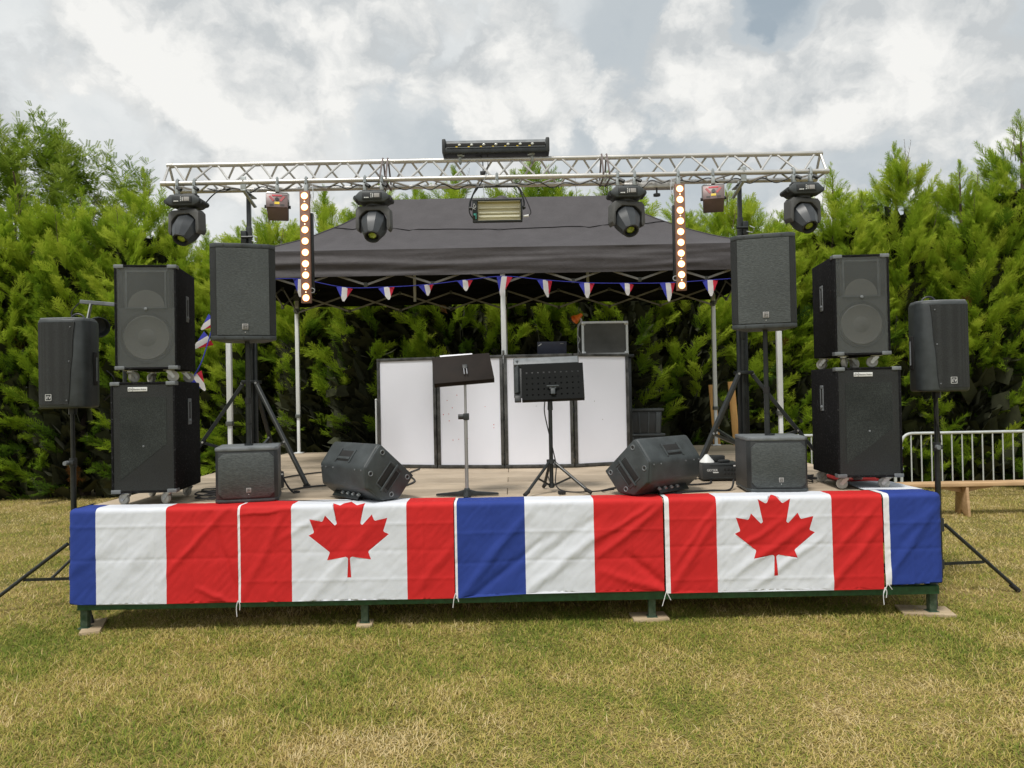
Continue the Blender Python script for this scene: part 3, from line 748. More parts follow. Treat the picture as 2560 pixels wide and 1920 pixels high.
def flag(label, group, bands, W_, T, Zb, path, seed, leaf=None, creases=(), diag=(), ties=(), step=0.0100, under=0.0, bottom=None):
    """bands: [(part, material, u0, u1)]; T = overlap on the deck; path(u) -> point on the stage edge, outward normal, 0..1 past a corner."""
    root = thing('flag', label, 'flag', (0, 0, 0), 0, group)
    rr = 0.032; arc = rr * pi / 2; drop = DZ + 0.008 - rr - Zb; Vt = T + arc + drop
    us = sorted({b[2] for b in bands} | {bands[-1][3]})
    pts = [(u, v) for u in us for v in np.linspace(0, Vt, int(Vt / step) + 1)]
    edges = []; k = int(Vt / step)
    for j in range(len(us)):
        o = j * (k + 1); edges += [(o + i, o + i + 1) for i in range(k)]
    LP = None
    if leaf:
        cu, cv, s = leaf; LP = [(cu + x * s, cv + y * s) for x, y in LEAF]
        o = len(pts); pts += LP; edges += [(o + i, o + (i + 1) % len(LP)) for i in range(len(LP))]
    r = random.Random(seed)
    for i in range(int(W_ / step) + 1):
        for j in range(int(Vt / step) + 1):
            u, v = min(W_, i * step + (0.5 * step if j % 2 else 0)), min(Vt, j * step)
            if any(abs(u - q) < step * 0.45 for q in us): continue
            pts.append((u, v))
    vv, ee, ff, ov, oe, of = delaunay_2d_cdt([Vector(p) for p in pts], edges, [], 0, 1e-5)
    def disp(u, v):
        d = 0.0
        for q, w, a in creases:
            if q == 'h': pass
        f = 0.0
        for (kind_, q, amp) in creases:
            x = (v - q) if kind_ == 'h' else (u - q)
            x += 0.004 * mnoise.noise((u * 7, v * 7, seed))
            f += 1.1 * amp * math.exp(-abs(x) / 0.009)
        for (u0, v0, u1, v1, wid, amp) in diag:
            du, dv = u1 - u0, v1 - v0; L = math.hypot(du, dv); t = ((u - u0) * du + (v - v0) * dv) / (L * L)
            if -0.2 < t < 1.2:
                x = ((u - u0) * dv - (v - v0) * du) / L + 0.012 * mnoise.noise((t * 4, seed * 1.7, u0 * 9))
                f += 1.15 * amp * math.exp(-(x / wid) ** 2) * max(0, math.sin(max(0.0, min(1.0, (t + 0.2) / 1.4)) * pi)) ** 0.6
        f += 0.0045 * mnoise.noise((u * 3.2, v * 2.6, seed * 3.1)) + 0.0022 * mnoise.noise((u * 9, v * 9, seed)) + 0.0012 * mnoise.noise((u * 24, v * 20, seed))
        f += 0.0016 * mnoise.noise(((u + v) * 30, (u - v) * 6, seed))
        return f
    co = []
    for p in vv:
        u, v = p.x, p.y
        (X, Y), (nx, ny), past = path(u)
        d = disp(u, v)
        if v < T + arc and past > 0.0: pass
        if v <= T:
            inn = (T - v) * (1 - min(1, past * 1.02)); sk = 0.0
            q = (X - nx * (rr + inn), Y - ny * (rr + inn), DZ + 0.008 + max(-0.004, d * 0.5) + 0.002)
        elif v <= T + arc:
            a = (v - T) / rr; g = d * 0.8
            q = (X - nx * (rr - (rr + g) * math.sin(a)), Y - ny * (rr - (rr + g) * math.sin(a)), DZ + 0.008 - rr + (rr + g) * math.cos(a))
        else:
            h = v - T - arc; e = (bottom(u) if bottom else 0.0) * h / drop
            q = (X + nx * (d + 0.010 * h), Y + ny * (d + 0.010 * h), DZ + 0.008 - rr - h - e)
        co.append(q)
    nrm = [Vector() for _ in co]
    fin = []
    for f in ff:
        a, b, c = (Vector(co[i]) for i in f[:3]); n = (b - a).cross(c - a)
        for i in f: nrm[i] += n
        cu = sum(vv[i].x for i in f) / len(f); cv = sum(vv[i].y for i in f) / len(f)
        if LP and inside(LP, cu, cv): fin.append('leaf')
        else:
            for bi, b in enumerate(bands):
                if b[2] <= cu <= b[3]: fin.append(bi); break
            else: fin.append(None)
    # outward normals
    (X, Y), (nx, ny), _ = path(bands[0][2] + 0.3 * (bands[-1][3] - bands[0][2]))
    s = sum(n.x * nx + n.y * ny for n in nrm); flip = s < 0
    groups_ = [(i, b[0], b[1]) for i, b in enumerate(bands)] + ([('leaf', 'maple_leaf', 'red')] if LP else [])
    for gid, nm, mt in groups_:
        fs = [f for f, g in zip(ff, fin) if g == gid]
        ids = sorted({i for f in fs for i in f}); mp = {k: i for i, k in enumerate(ids)}
        me = bpy.data.meshes.new(nm)
        me.from_pydata([co[i] for i in ids], [], [[mp[i] for i in (f[::-1] if flip else f)] for f in fs])
        me.materials.append(K[mt])
        me.polygons.foreach_set('use_smooth', [True] * len(me.polygons))
        me.normals_split_custom_set_from_vertices([(nrm[i] * (-1 if flip else 1)).normalized() for i in ids])
        put(nm, me, root)
    for (u, ln, sw) in ties:
        (X, Y), (nx, ny), _ = path(u); z0 = Zb + 0.015
        m = MB()
        for s_, l_ in ((-1, 1.0), (1, 0.6)):
            m.tube(bez([(X + nx * 0.012, Y + ny * 0.012 - 0.004, z0), (X + 0.012 * s_, Y - 0.016, z0 - ln * 0.4 * l_), (X + sw * s_, Y - 0.014, z0 - ln * l_)], 4), 0.0028, 5)
        m.build('tie', 'tape_white', root)
    return root
FY = 5.272
def front(x0):
    return lambda u: ((x0 + u, FY), (0.0, -1.0), 0.0)
def corner_left(x0, xc):                             # u grows to the right; u < xc - x0 wraps round the left end
    def f(u):
        x = x0 + u; r = 0.05
        if x >= xc + r: return (x, FY), (0.0, -1.0), 0.0
        s = xc + r - x; a = min(s / r, pi / 2)
        if a < pi / 2: return (xc + r - r * math.sin(a), FY + r - r * math.cos(a)), (-math.sin(a), -math.cos(a)), min(1, a / (pi / 2))
        return (xc, FY + r + s - r * pi / 2), (-1.0, 0.0), 1.0
    return f
def corner_right(x0, xc):
    def f(u):
        x = x0 + u; r = 0.05
        if x <= xc - r: return (x, FY), (0.0, -1.0), 0.0
        s = x - xc + r; a = min(s / r, pi / 2)
        if a < pi / 2: return (xc - r + r * math.sin(a), FY + r - r * math.cos(a)), (math.sin(a), -math.cos(a)), min(1, a / (pi / 2))
        return (xc, FY + r + s - r * pi / 2), (1.0, 0.0), 1.0
    return f
# edges along the front, measured: x of every seam
f1 = [-3.103, -2.904, -2.417, -1.92]
f2 = [-1.919, -1.903, -1.548, -0.75, -0.423]
f3 = [-0.417, -0.401, 0.07, 0.548, 1.028]
f4 = [1.038, 1.07, 1.397, 2.198, 2.547]
f5 = [2.557, 2.598, 2.97]
G1, G2 = 'French flags along the stage front', 'Canadian flags along the stage front'
sc_leaf = 0.556 / 3720
x0 = f1[1] - 0.50
flag('French flag at the left end, its blue band wrapped round the stage corner', G1,
     [('blue_band', 'blue', 0, 0.50), ('white_band', 'white', 0.50, f1[2] - x0), ('red_band', 'red', f1[2] - x0, f1[3] - x0)], f1[3] - x0, 0.155, 0.205, corner_left(x0, f1[0]), 3,
     creases=[('h', 0.30, 0.003), ('h', 0.53, -0.003), ('v', 0.72, -0.002), ('v', 0.90, 0.0025), ('v', 1.18, -0.003), ('v', 1.34, 0.002)],
     diag=[(1.0, 0.62, 1.40, 0.20, 0.022, 0.010), (1.30, 0.26, 1.48, 0.80, 0.025, -0.012), (1.22, 0.74, 1.44, 0.84, 0.02, 0.009), (0.62, 0.70, 0.95, 0.35, 0.05, 0.006), (0.1, .75, .55, .45, .04, .006)])
w2 = f2[4] - f2[0]
def leaf_at(u, zc): return (u, 0.2 + 0.05 + (DZ + 0.008 - 0.032 - zc), sc_leaf)
flag('red and white maple leaf flag left of centre, below the left floor monitor', G2,
     [('hoist_strip', 'tape_white', 0, f2[1] - f2[0]), ('red_band', 'red', f2[1] - f2[0], f2[2] - f2[0]), ('white_band', 'white', f2[2] - f2[0], f2[3] - f2[0]), ('red_band', 'red', f2[3] - f2[0], w2)], w2, 0.20, 0.205, front(f2[0]), 5,
     leaf=leaf_at(-1.151 - f2[0], 0.363 + 2030 * sc_leaf),
     creases=[('h', 0.36, 0.003), ('h', 0.545, -0.003), ('h', 0.74, 0.0025), ('v', 0.25, 0.002), ('v', 0.76, -0.0025), ('v', 1.28, 0.003)],
     diag=[(0.05, 0.80, 0.30, 0.30, 0.03, 0.008), (0.5, 0.85, 0.95, 0.35, 0.04, 0.007), (1.25, 0.80, 1.5, 0.5, 0.03, 0.007), (0.3, 0.45, 0.6, 0.28, 0.025, 0.006), (.02, .28, .35, .24, .012, .008)],
     ties=[(0.0, 0.11, 0.01)])
w3 = f3[4] - f3[0]
flag('whole French flag at the stage front centre, below the two music stands', G1,
     [('hoist_strip', 'tape_white', 0, f3[1] - f3[0]), ('blue_band', 'blue', f3[1] - f3[0], f3[2] - f3[0]), ('white_band', 'white', f3[2] - f3[0], f3[3] - f3[0]), ('red_band', 'red', f3[3] - f3[0], w3)], w3, 0.17, 0.228, front(f3[0]), 8,
     creases=[('h', 0.40, 0.003), ('h', 0.60, -0.003), ('v', 0.25, 0.002), ('v', 0.75, -0.002), ('v', 1.22, 0.003)],
     diag=[(0.02, 0.84, 0.48, 0.30, 0.035, 0.012), (0.10, 0.84, 0.60, 0.48, 0.025, -0.010), (0.52, 0.80, 1.0, 0.42, 0.035, 0.012), (0.55, 0.62, 1.0, 0.30, 0.03, -0.007), (1.02, 0.56, 1.44, 0.24, 0.028, 0.012), (1.02, 0.44, 1.36, 0.24, 0.02, 0.010),
           (1.22, 0.60, 1.48, 0.82, 0.03, -0.014), (1.05, .70, 1.45, .82, .03, .010)],
     ties=[(0.0, 0.10, 0.02)], bottom=lambda u: 0.022 * max(0, 1 - u / 0.5))
w4 = f4[4] - f4[0]
flag('red and white maple leaf flag right of centre, below the right pole subwoofer', G2,
     [('hoist_strip', 'tape_white', 0, f4[1] - f4[0]), ('red_band', 'red', f4[1] - f4[0], f4[2] - f4[0]), ('white_band', 'white', f4[2] - f4[0], f4[3] - f4[0]), ('red_band', 'red', f4[3] - f4[0], w4)], w4, 0.165, 0.212, front(f4[0]), 13,
     leaf=leaf_at(1.801 - f4[0], 0.354 + 2030 * sc_leaf),
     creases=[('h', 0.33, 0.003), ('h', 0.52, -0.003), ('h', 0.75, 0.0025), ('v', 0.40, 0.002), ('v', 1.33, -0.003)],
     diag=[(0.06, 0.80, 0.36, 0.30, 0.03, 0.010), (0.10, 0.60, 0.36, 0.24, 0.02, 0.008), (0.5, 0.70, 0.95, 0.40, 0.03, 0.011), (0.62, 0.80, 1.05, 0.50, 0.025, 0.009), (1.15, 0.80, 1.48, 0.42, 0.03, 0.010), (1.2, 0.55, 1.45, 0.28, 0.025, 0.009), (0.5, 0.55, 0.8, 0.36, 0.02, 0.007)],
     ties=[(0.0, 0.10, 0.03), (w4, 0.12, 0.008)])
def flag5():
    lab = 'French flag at the right end, blue in front, white and red along the deck'
    wb = f5[2] - f5[0] + 0.16
    root = flag(lab, G1, [('hoist_strip', 'tape_white', 0, f5[1] - f5[0]), ('blue_band', 'blue', f5[1] - f5[0], wb)], wb, 0.20, 0.238, corner_right(f5[0], f5[2]), 17,
                creases=[('h', 0.42, 0.003), ('h', 0.60, -0.003), ('v', 0.2, 0.003), ('v', 0.33, -0.002)], diag=[(0.02, 0.8, 0.3, 0.4, 0.03, 0.010), (0.1, 0.5, 0.4, 0.3, 0.03, 0.006)], ties=[(0.01, 0.07, 0.03)])
    xe = f5[2]
    for nm, mt, y0, y1 in (('white_band', 'white', 5.46, 5.96), ('red_band', 'red', 5.96, 6.46)):
        V, F = [], []; nu, nv = 26, 30
        for i in range(nu + 1):
            for j in range(nv + 1):
                y = y0 + (y1 - y0) * i / nu; s = j / nv * 0.9; d = 0.004 * mnoise.noise((y * 6, s * 6, 4)) + 0.003
                inn = 0.42 - 0.08 * (y - 5.46)
                if s < inn: q = (xe - 0.03 - inn + s, y + 0.02 * (inn - s), DZ + 0.010 + abs(d))
                elif s < inn + 0.047: a = (s - inn) / 0.03; q = (xe - 0.03 + 0.03 * math.sin(a), y, DZ - 0.02 + 0.03 * math.cos(a))
                else: q = (xe + d, y, DZ - 0.02 - (s - inn - 0.047))
                V.append(q)
        for i in range(nu):
            for j in range(nv):
                a = i * (nv + 1) + j; F.append((a, a + nv + 1, a + nv + 2, a + 1))
        me = bpy.data.meshes.new(nm); me.from_pydata(V, [], F); me.materials.append(K[mt]); me.polygons.foreach_set('use_smooth', [True] * len(F))
        put(nm, me, root)
flag5()

# ---------------------------------------------------------------- canopy
def canopy():
    t = thing('canopy', 'black pop-up canopy with a sagging hipped roof over the back half of the stage', 'canopy', (0, 0, 0))
    xl, xr, yf, yb = -2.915, 2.765, 7.70, 10.27; ZE, ZR = 3.095, 3.935; ra, rb, ym = -1.43, 1.17, 8.98; ZV = 2.825
    def sag(t_): return 0.40 * t_ + 0.60 * t_ ** 2.1
    P = {}; V, F = [], []
    NX, NT = 70, 22
    def plane(c0, c1, r0, r1, seed, wr=1.0):
        b = len(V)
        for j in range(NT + 1):
            tt = j / NT
            for i in range(NX + 1):
                s = i / NX
                p = Vector(c0).lerp(Vector(c1), s).lerp(Vector(r0).lerp(Vector(r1), s), tt)
                z = ZE + (ZR - ZE) * sag(tt)
                edge = 4 * s * (1 - s)
                z -= 0.05 * edge * math.sin(tt * pi)
                for q0, q1 in ((0.0, 0.22), (1.0, 0.78), (0.5, 0.5)):         # folds running down from the ridge ends
                    for k in range(5):
                        w = (q0 * tt + (q0 + (q1 - q0) * (0.6 + 0.55 * k)) * (1 - tt))
                        z += 0.018 * wr * math.exp(-((s - w) / 0.012) ** 2) * math.sin(tt * pi) ** 0.7 * (1 if k % 2 else -1)
                z += 0.012 * mnoise.noise((p.x * 1.3, p.y * 1.8, seed)) * math.sin(tt * pi) + 0.004 * mnoise.noise((p.x * 5, p.y * 5, seed))
                V.append((p.x, p.y, z))
        for j in range(NT):
            for i in range(NX):
                a = b + j * (NX + 1) + i; F.append((a, a + 1, a + NX + 2, a + NX + 1))
    plane((xl, yf, 0), (xr, yf, 0), (ra, ym, 0), (rb, ym, 0), 1)
    plane((xr, yb, 0), (xl, yb, 0), (rb, ym, 0), (ra, ym, 0), 2)
    plane((xl, yb, 0), (xl, yf, 0), (ra, ym, 0), (ra, ym, 0), 3, 0.3)
    plane((xr, yf, 0), (xr, yb, 0), (rb, ym, 0), (rb, ym, 0), 4, 0.3)
    me = bpy.data.meshes.new('roof'); me.from_pydata(V, [], F); me.materials.append(K['canopy'])
    me.polygons.foreach_set('use_smooth', [True] * len(F)); put('roof', me, t)
    me = bpy.data.meshes.new('shade_lining'); me.from_pydata([(x, y, z - 0.008) for x, y, z in V], [], F); me.materials.append(K['shade_lining']); put('shade_lining', me, t)  # added sheet, painted dark for the shade under the roof
    m = MB(); m.tube([Vector(V[14 * (NX + 1) + i]) + Vector((0, -0.002, 0.004)) for i in range(0, NX + 1, 2)], 0.0045, 5); m.build('seam', 'shade_lining', t)
    for i in (0, NX): m = MB(); m.tube([Vector(V[j * (NX + 1) + i]) + Vector((0, 0, 0.003)) for j in range(0, NT + 1)], 0.007, 5); m.build('hip_seam', 'canopy', t)
    bx = MB(); bx.ball(((ra + rb) / 2 + 0.05, ym, ZR - 0.045), 0.09, 10, (1, 1, 0.75)); bx.build('peak_cap', 'canopy', t)
    def valance(a, b, seed, nm='valance'):
        V, F = [], []; a, b = Vector(a), Vector(b); d = (b - a).normalized(); n = Vector((d.y, -d.x, 0)); L = (b - a).length; nx, nz = int(L / 0.035), 16
        for j in range(nz + 1):
            for i in range(nx + 1):
                s = i / nx; x = s * L; h = j / nz
                w = 0.030 * mnoise.noise((x * 0.85 + h * 1.2, h * 3.6 - x * 0.25, seed)) + 0.012 * mnoise.noise((x * 1.6, h * 8 + x * 0.5, seed + 2)) + 0.02 * h
                p = a + d * x + n * (w * (0.25 + 0.75 * math.sin(h * pi * 0.9)) + 0.004)
                V.append((p.x, p.y, ZE + 0.004 - (ZE - ZV) * h + 0.006 * mnoise.noise((x * 0.7, 0, seed)) * h))
        for j in range(nz):
            for i in range(nx):
                q = j * (nx + 1) + i; F.append((q, q + nx + 1, q + nx + 2, q + 1))
        me = bpy.data.meshes.new(nm); me.from_pydata(V, [], F); me.materials.append(K['canopy']); me.polygons.foreach_set('use_smooth', [True] * len(F)); put(nm, me, t)
        me = bpy.data.meshes.new('shade_lining'); me.from_pydata([(x - n.x * 0.006, y - n.y * 0.006, z) for x, y, z in V], [], F); me.materials.append(K['shade_lining']); put('shade_lining', me, t)  # added dark sheet, shade inside the valance put into its colour
    valance((xl, yf, 0), (xr, yf, 0), 1); valance((xr, yf, 0), (xr, yb, 0), 2); valance((xr, yb, 0), (xl, yb, 0), 3); valance((xl, yb, 0), (xl, yf, 0), 4)
    # legs with clips and foot plates
    for y, w in ((yf + 0.04, 0.05), (yb - 0.05, 0.05)):
        for x in (xl + 0.035, (xl + xr) / 2, xr - 0.035):
            m = MB(); m.box((x, y, 2.20), (w, w, 1.72), 0.005)
            lo = m.build('leg', 'white_metal', t)
            m = MB(); m.box((x, y, 1.12), (w - 0.012, w - 0.012, 0.50), 0.003); m.build('inner_leg', 'white_metal', lo)
            m = MB(); m.box((x, y - 0.004, 1.36), (w + 0.014, w + 0.018, 0.045), 0.004); m.build('clip', 'pole_joint', lo)
            m = MB(); m.box((x, y, DZ + 0.006), (0.11, 0.11, 0.012), 0.002); m.build('foot_plate', 'white_metal', lo)
            m = MB(); m.box((x, y, 2.96), (w + 0.03, w + 0.03, 0.10), 0.008); m.build('corner_joint', 'pole_joint', lo); m = MB(); m.box((x, y - 0.0, 2.78), (w + 0.022, w + 0.022, 0.05), 0.006); m.build('sliding_joint', 'pole_joint', lo)
    # scissor bars
    def scissor(a, b, n):
        a, b = Vector(a), Vector(b); d = (b - a) / n; nrm = Vector((d.y, -d.x, 0)).normalized() * 0.009
        for k in range(n):
            p, q = a + d * k, a + d * (k + 1)
            for z0, z1, o in ((2.985, 2.755, 1), (2.755, 2.985, -1)):
                m = MB(); m.bar((p.x + nrm.x * o, p.y + nrm.y * o, z0), (q.x + nrm.x * o, q.y + nrm.y * o, z1), 0.010, 0.022, bev=0.002); m.build('scissor_bar', 'bar_grey', t)
            m = MB(); c = (p + q) / 2; m.box((q.x, q.y, 2.755), (0.035, 0.03, 0.045), 0.004); m.build('joint', 'pole_joint', t); m = MB(); m.box((q.x, q.y, 2.985), (0.035, 0.03, 0.045), 0.004); m.build('joint', 'pole_joint', t)
    xm = (xl + xr) / 2
    for y in (yf + 0.075, yb - 0.08):
        scissor((xl + 0.07, y, 0), (xm - 0.04, y, 0), 4); scissor((xm + 0.04, y, 0), (xr - 0.07, y, 0), 4)
    for x in (xl + 0.035, xm, xr - 0.035): scissor((x, yf + 0.08, 0), (x, yb - 0.08, 0), 4)
    for x in (ra + 0.3, rb - 0.25):
        m = MB(); m.bar((x, ym, 2.72), (x, ym, 3.78), 0.03, 0.03); m.build('centre_mast', 'white_metal', t)
canopy()

# ---------------------------------------------------------------- bunting
def pennant(root, p, w, h, tilt, twist, seed):
    r = random.Random(seed)
    top = [(-w / 2, 0), (-w / 6, 0), (w / 6, 0), (w / 2, 0)]
    def edge(x0, k): return k
    # three stripes of a triangle with its tip below, a little curled
    tipx = r.uniform(-0.1, 0.1) * w; tip = (tipx, -h)
    def at(x, f): return (x + (tipx - x) * f * 1.0, -h * f)
    def cut(xa, xb):                                 # vertical stripe of the triangle between xa and xb
        L = lambda y: -w / 2 + (tipx + w / 2) * (-y / h); Rr = lambda y: w / 2 + (tipx - w / 2) * (-y / h)
        rows = []
        for i in range(11):
            y = -h * i / 10; a, b = max(L(y), xa), min(Rr(y), xb)
            if b - a < 1e-4: break
            rows.append((a, max(a, b), y))
        return rows
    first = None
    M = Matrix.Translation(p) @ rotm((r.uniform(-0.25, 0.05), tilt, twist))
    for nm, mt, xa, xb in (('pennant', 'pen_white', -w / 6, w / 6), ('blue_stripe', 'pen_blue', -w / 2, -w / 6), ('red_stripe', 'pen_red', w / 6, w / 2)):
        V, F = [], []
        for a, b, y in cut(xa, xb):
            for k in range(4):
                x = a + (b - a) * k / 3
                V.append(tuple(M @ Vector((x, 0.16 * (x * x) / w * 3 - 0.3 * y * y * r.choice((1,)) * 0.6 + 0.006 * mnoise.noise((x * 30, y * 20, seed)), y))))
        n = len(V) // 4
        for i in range(n - 1):
            for k in range(3): F.append((i * 4 + k, i * 4 + k + 4, i * 4 + k + 5, i * 4 + k + 1))
        me = bpy.data.meshes.new(nm); me.from_pydata(V, [], F); me.materials.append(K[mt]); me.polygons.foreach_set('use_smooth', [True] * len(F))
        o = put(nm, me, root if first is None else first)
        first = first or o
b1 = thing('bunting', 'string of blue, white and red pennants across the front of the canopy', 'bunting', (0, 0, 0))
TOP = [(-2.387, 7.64, 2.81), (-2.107, 7.64, 2.804), (-1.665, 7.64, 2.712), (-1.245, 7.64, 2.708), (-0.839, 7.64, 2.724), (-0.451, 7.64, 2.763), (-0.058, 7.62, 2.79), (0.356, 7.64, 2.748), (0.775, 7.64, 2.712), (1.181, 7.64, 2.699), (1.592, 7.64, 2.696), (2.017, 7.64, 2.716), (2.222, 7.64, 2.726)]
m = MB(); m.tube(bez(TOP, 6), 0.0042, 5); m.build('string', 'pen_blue', b1)
for i, p in enumerate(TOP[1:-1]):
    pennant(b1, Vector(p) + Vector((0, -0.006, 0)), 0.165, (0.20, 0.165, 0.155, 0.125, 0.125, 0.225, 0.20, 0.175, 0.145, 0.215, 0.19)[i], (0.05, 0.1, -0.12, -0.2, -0.05, 0.12, 0.0, 0.0, 0.1, -0.03, 0.02)[i], (0, 0.3, 0.2, 0.5, 0.3, -0.2, 0.35, 0.1, 0.3, 0.2, 0)[i], 40 + i)
b2 = thing('bunting', 'short trailing end of bunting hanging behind the left speaker stack', 'bunting', (0, 0, 0))
T2 = [(-2.975, 7.6, 2.411), (-2.984, 7.5, 2.218), (-3.02, 7.4, 1.985), (-3.094, 7.4, 1.851), (-3.13, 7.4, 1.825)]
m = MB(); m.tube(bez(T2, 6), 0.006, 5); m.build('string', 'pen_blue', b2)
for p, w, h, tl, tw in ((T2[1], 0.16, 0.21, 1.0, 0.5), (T2[3], 0.16, 0.20, -0.6, 0.4), (T2[0], 0.15, 0.18, 0.9, 0.3)): pennant(b2, Vector(p), w, h, tl, tw, 60 + int(h * 1000))

# ---------------------------------------------------------------- lighting truss and its two lifting stands
TY, TZT, TZB, TX0, TX1 = 6.85, 3.733, 3.533, -3.085, 2.85
def truss():
    t = thing('lighting_truss', 'silver triangular aluminium truss of three lengths spanning the stage on two stands', 'truss', (0, 0, 0))
    cy = (6.72, 6.98); L = (TX1 - TX0) / 3
    for k in range(3):
        a, b = TX0 + L * k, TX0 + L * (k + 1)
        for y, z in ((TY, TZT), (cy[0], TZB), (cy[1], TZB)):
            m = MB(); m.cyl((a + 0.002, y, z), (b - 0.002, y, z), 0.0215, n=14)
            for x in (a + 0.03, b - 0.03): m.cyl((x - 0.022, y, z), (x + 0.022, y, z), 0.0245, n=14)
            m.build('chord', 'alu', t)
    n = 15; p = (TX1 - TX0 - 0.10) / n
    me1 = MB().cyl((0, 0, 0), (p / 2 - 0.035, -0.13, -0.20), 0.0098, n=7).mesh('brace', K['alu'])
    me2 = MB().cyl((0, 0, 0), (p / 2 - 0.035, 0.13, -0.20), 0.0098, n=7).mesh('brace', K['alu'])
    me3 = MB().cyl((0, 0, 0), (-(p / 2 - 0.035), -0.13, -0.20), 0.0098, n=7).mesh('brace', K['alu'])
    me4 = MB().cyl((0, 0, 0), (-(p / 2 - 0.035), 0.13, -0.20), 0.0098, n=7).mesh('brace', K['alu'])
    me5 = MB().cyl((0, 0, 0), (p / 2, 0.26, 0), 0.0098, n=7).mesh('brace', K['alu'])
    me6 = MB().cyl((0, 0, 0), (p / 2, -0.26, 0), 0.0098, n=7).mesh('brace', K['alu'])
    for k in range(n):
        x = TX0 + 0.05 + p * k
        put('brace', me1, t, (x + 0.018, TY, TZT)); put('brace', me3, t, (x + p - 0.018, TY, TZT))
        xs = x + p / 2
        if k < n - 1: put('brace', me2, t, (xs + 0.018, TY, TZT)); 
        put('brace', me4, t, (xs - 0.018, TY, TZT))
        put('brace', me5, t, (x, cy[0], TZB)); put('brace', me6, t, (x + p / 2, cy[1], TZB))
    for x in (TX0 + 0.02, TX1 - 0.02):
        m = MB(); q = [(x, TY, TZT), (x, cy[0], TZB), (x, cy[1], TZB)]
        for i in range(3): m.cyl(q[i], q[(i + 1) % 3], 0.012, n=8)
        m.build('end_frame', 'alu', t)
    for x, mats in ((TX0 + L, ('strap_grey', 'strap_red')), (TX0 + 2 * L, ('strap_grey', 'strap_blue'))):
        for dx, mt in ((-0.022, mats[0]), (0.022, mats[0])):
            m = MB(); o = 0.027
            m.tube([(x + dx, TY - 0.01, TZT + o), (x + dx * 1.2, cy[0] - o, TZB + 0.02), (x + dx * 1.4, cy[0] - 0.01, TZB - o), (x + dx * 1.1, cy[1] + 0.01, TZB - o), (x + dx * 1.1, cy[1] + o, TZB + 0.02), (x + dx, TY + 0.015, TZT + o)], 0.0085, 5, True)
            m.build('strap', mt, t)
        m = MB(); m.cyl((x - 0.05, cy[0], TZB), (x - 0.022, cy[0], TZB), 0.0235, n=12); m.cyl((x + 0.03, cy[0], TZB), (x + 0.05, cy[0], TZB), 0.0238, n=12); m.build('tape_band', mats[1], t)
truss()
def lifting_stand(x, y, feet, label, sgn):
    t = thing('lifting_stand', label, 'truss stand', (x, y, DZ), 0, 'truss lifting stands')
    hub = 0.90
    for dx, dy, h0, h1 in ((0, 0, 0.10, 2.60), (-0.028, 0.03, 0.30, 1.35), (0.030, 0.02, 0.30, 1.35)):
        m = MB(); m.box((dx, dy, (h0 + h1) / 2), (0.036, 0.036, h1 - h0), 0.004); m.build('mast', 'stand_black', t)
    m = MB(); m.box((0, 0, 1.75), (0.046, 0.046, 1.1), 0.004); m.build('mast_tube', 'stand_black', t)
    m = MB(); m.box((0, 0, 2.42), (0.030, 0.030, 0.42), 0.003); m.box((0, -0.135, 2.662), (0.05, 0.012, 0.125), 0.003); m.box((0, -0.06, 2.60), (0.045, 0.17, 0.012), 0.002); m.box((0.0, 0.07, 2.60), (0.045, 0.17, 0.012), 0.002)
    m.bar((0.0, -0.13, 2.60), (0.06 * sgn, 0.0, 2.48), 0.03, 0.012); m.build('truss_fork', 'galv', t)
    m = MB(); m.cyl((0, -0.14, 2.69), (0, -0.155, 2.69), 0.008, n=8); m.build('bolt', 'zinc', t)
    m = MB(); m.box((-0.035 * sgn, -0.02, 2.20), (0.05, 0.07, 0.12), 0.006); m.cyl((-0.05 * sgn, -0.06, 2.2), (0.05 * sgn, -0.06, 2.2), 0.012, n=8); m.build('winch', 'black_metal', t)
    m = MB(); m.tube([(0.035, -0.05, 2.17), (0.09, -0.07, 2.15), (0.10, -0.09, 2.19), (0.06, -0.08, 2.21)], 0.005, 5); m.build('pull_pin', 'galv', t)
    m = MB(); m.box((0, 0, hub), (0.15, 0.12, 0.03), 0.004); m.box((0, 0, 0.24), (0.10, 0.10, 0.05), 0.004); m.build('hub', 'stand_black', t)
    m = MB()
    for a, r_ in feet: m.cyl((math.cos(a) * 0.075, math.sin(a) * 0.075 - 0.012, hub - 0.01), (math.cos(a) * 0.075, math.sin(a) * 0.075 - 0.03, hub - 0.01), 0.010, n=8)
    m.build('bolt', 'zinc', t)
    for a, r_ in feet:
        c, s = math.cos(a), math.sin(a)
        m = MB(); m.bar((c * 0.07, s * 0.07, hub - 0.01), (c * r_, s * r_, 0.02), 0.032, 0.032, bev=0.003); lg = m.build('leg', 'stand_black', t)
        m = MB(); m.bar((c * 0.05, s * 0.05, 0.24), (c * r_ * 0.62, s * r_ * 0.62, 0.37), 0.024, 0.024, bev=0.002); m.build('brace', 'stand_black', t)
        m = MB(); m.cyl((c * r_ * 0.62, s * r_ * 0.62 - 0.02, 0.375), (c * r_ * 0.62, s * r_ * 0.62 - 0.028, 0.375), 0.009, n=8); m.build('bolt', 'zinc', lg)
        m = MB(); m.box((c * r_, s * r_, 0.012), (0.05, 0.05, 0.024), 0.004); m.build('foot', 'rubber', lg)
lifting_stand(-2.35, 6.85, [(R(-38), 0.78), (R(88), 0.70), (R(202), 0.66)], 'black lifting stand carrying the left end of the truss, behind the left pole speaker', 1)
lifting_stand(2.09, 6.85, [(R(218), 0.74), (R(102), 0.88), (R(-12), 0.72)], 'black lifting stand carrying the right end of the truss, tripod legs on the deck', -1)

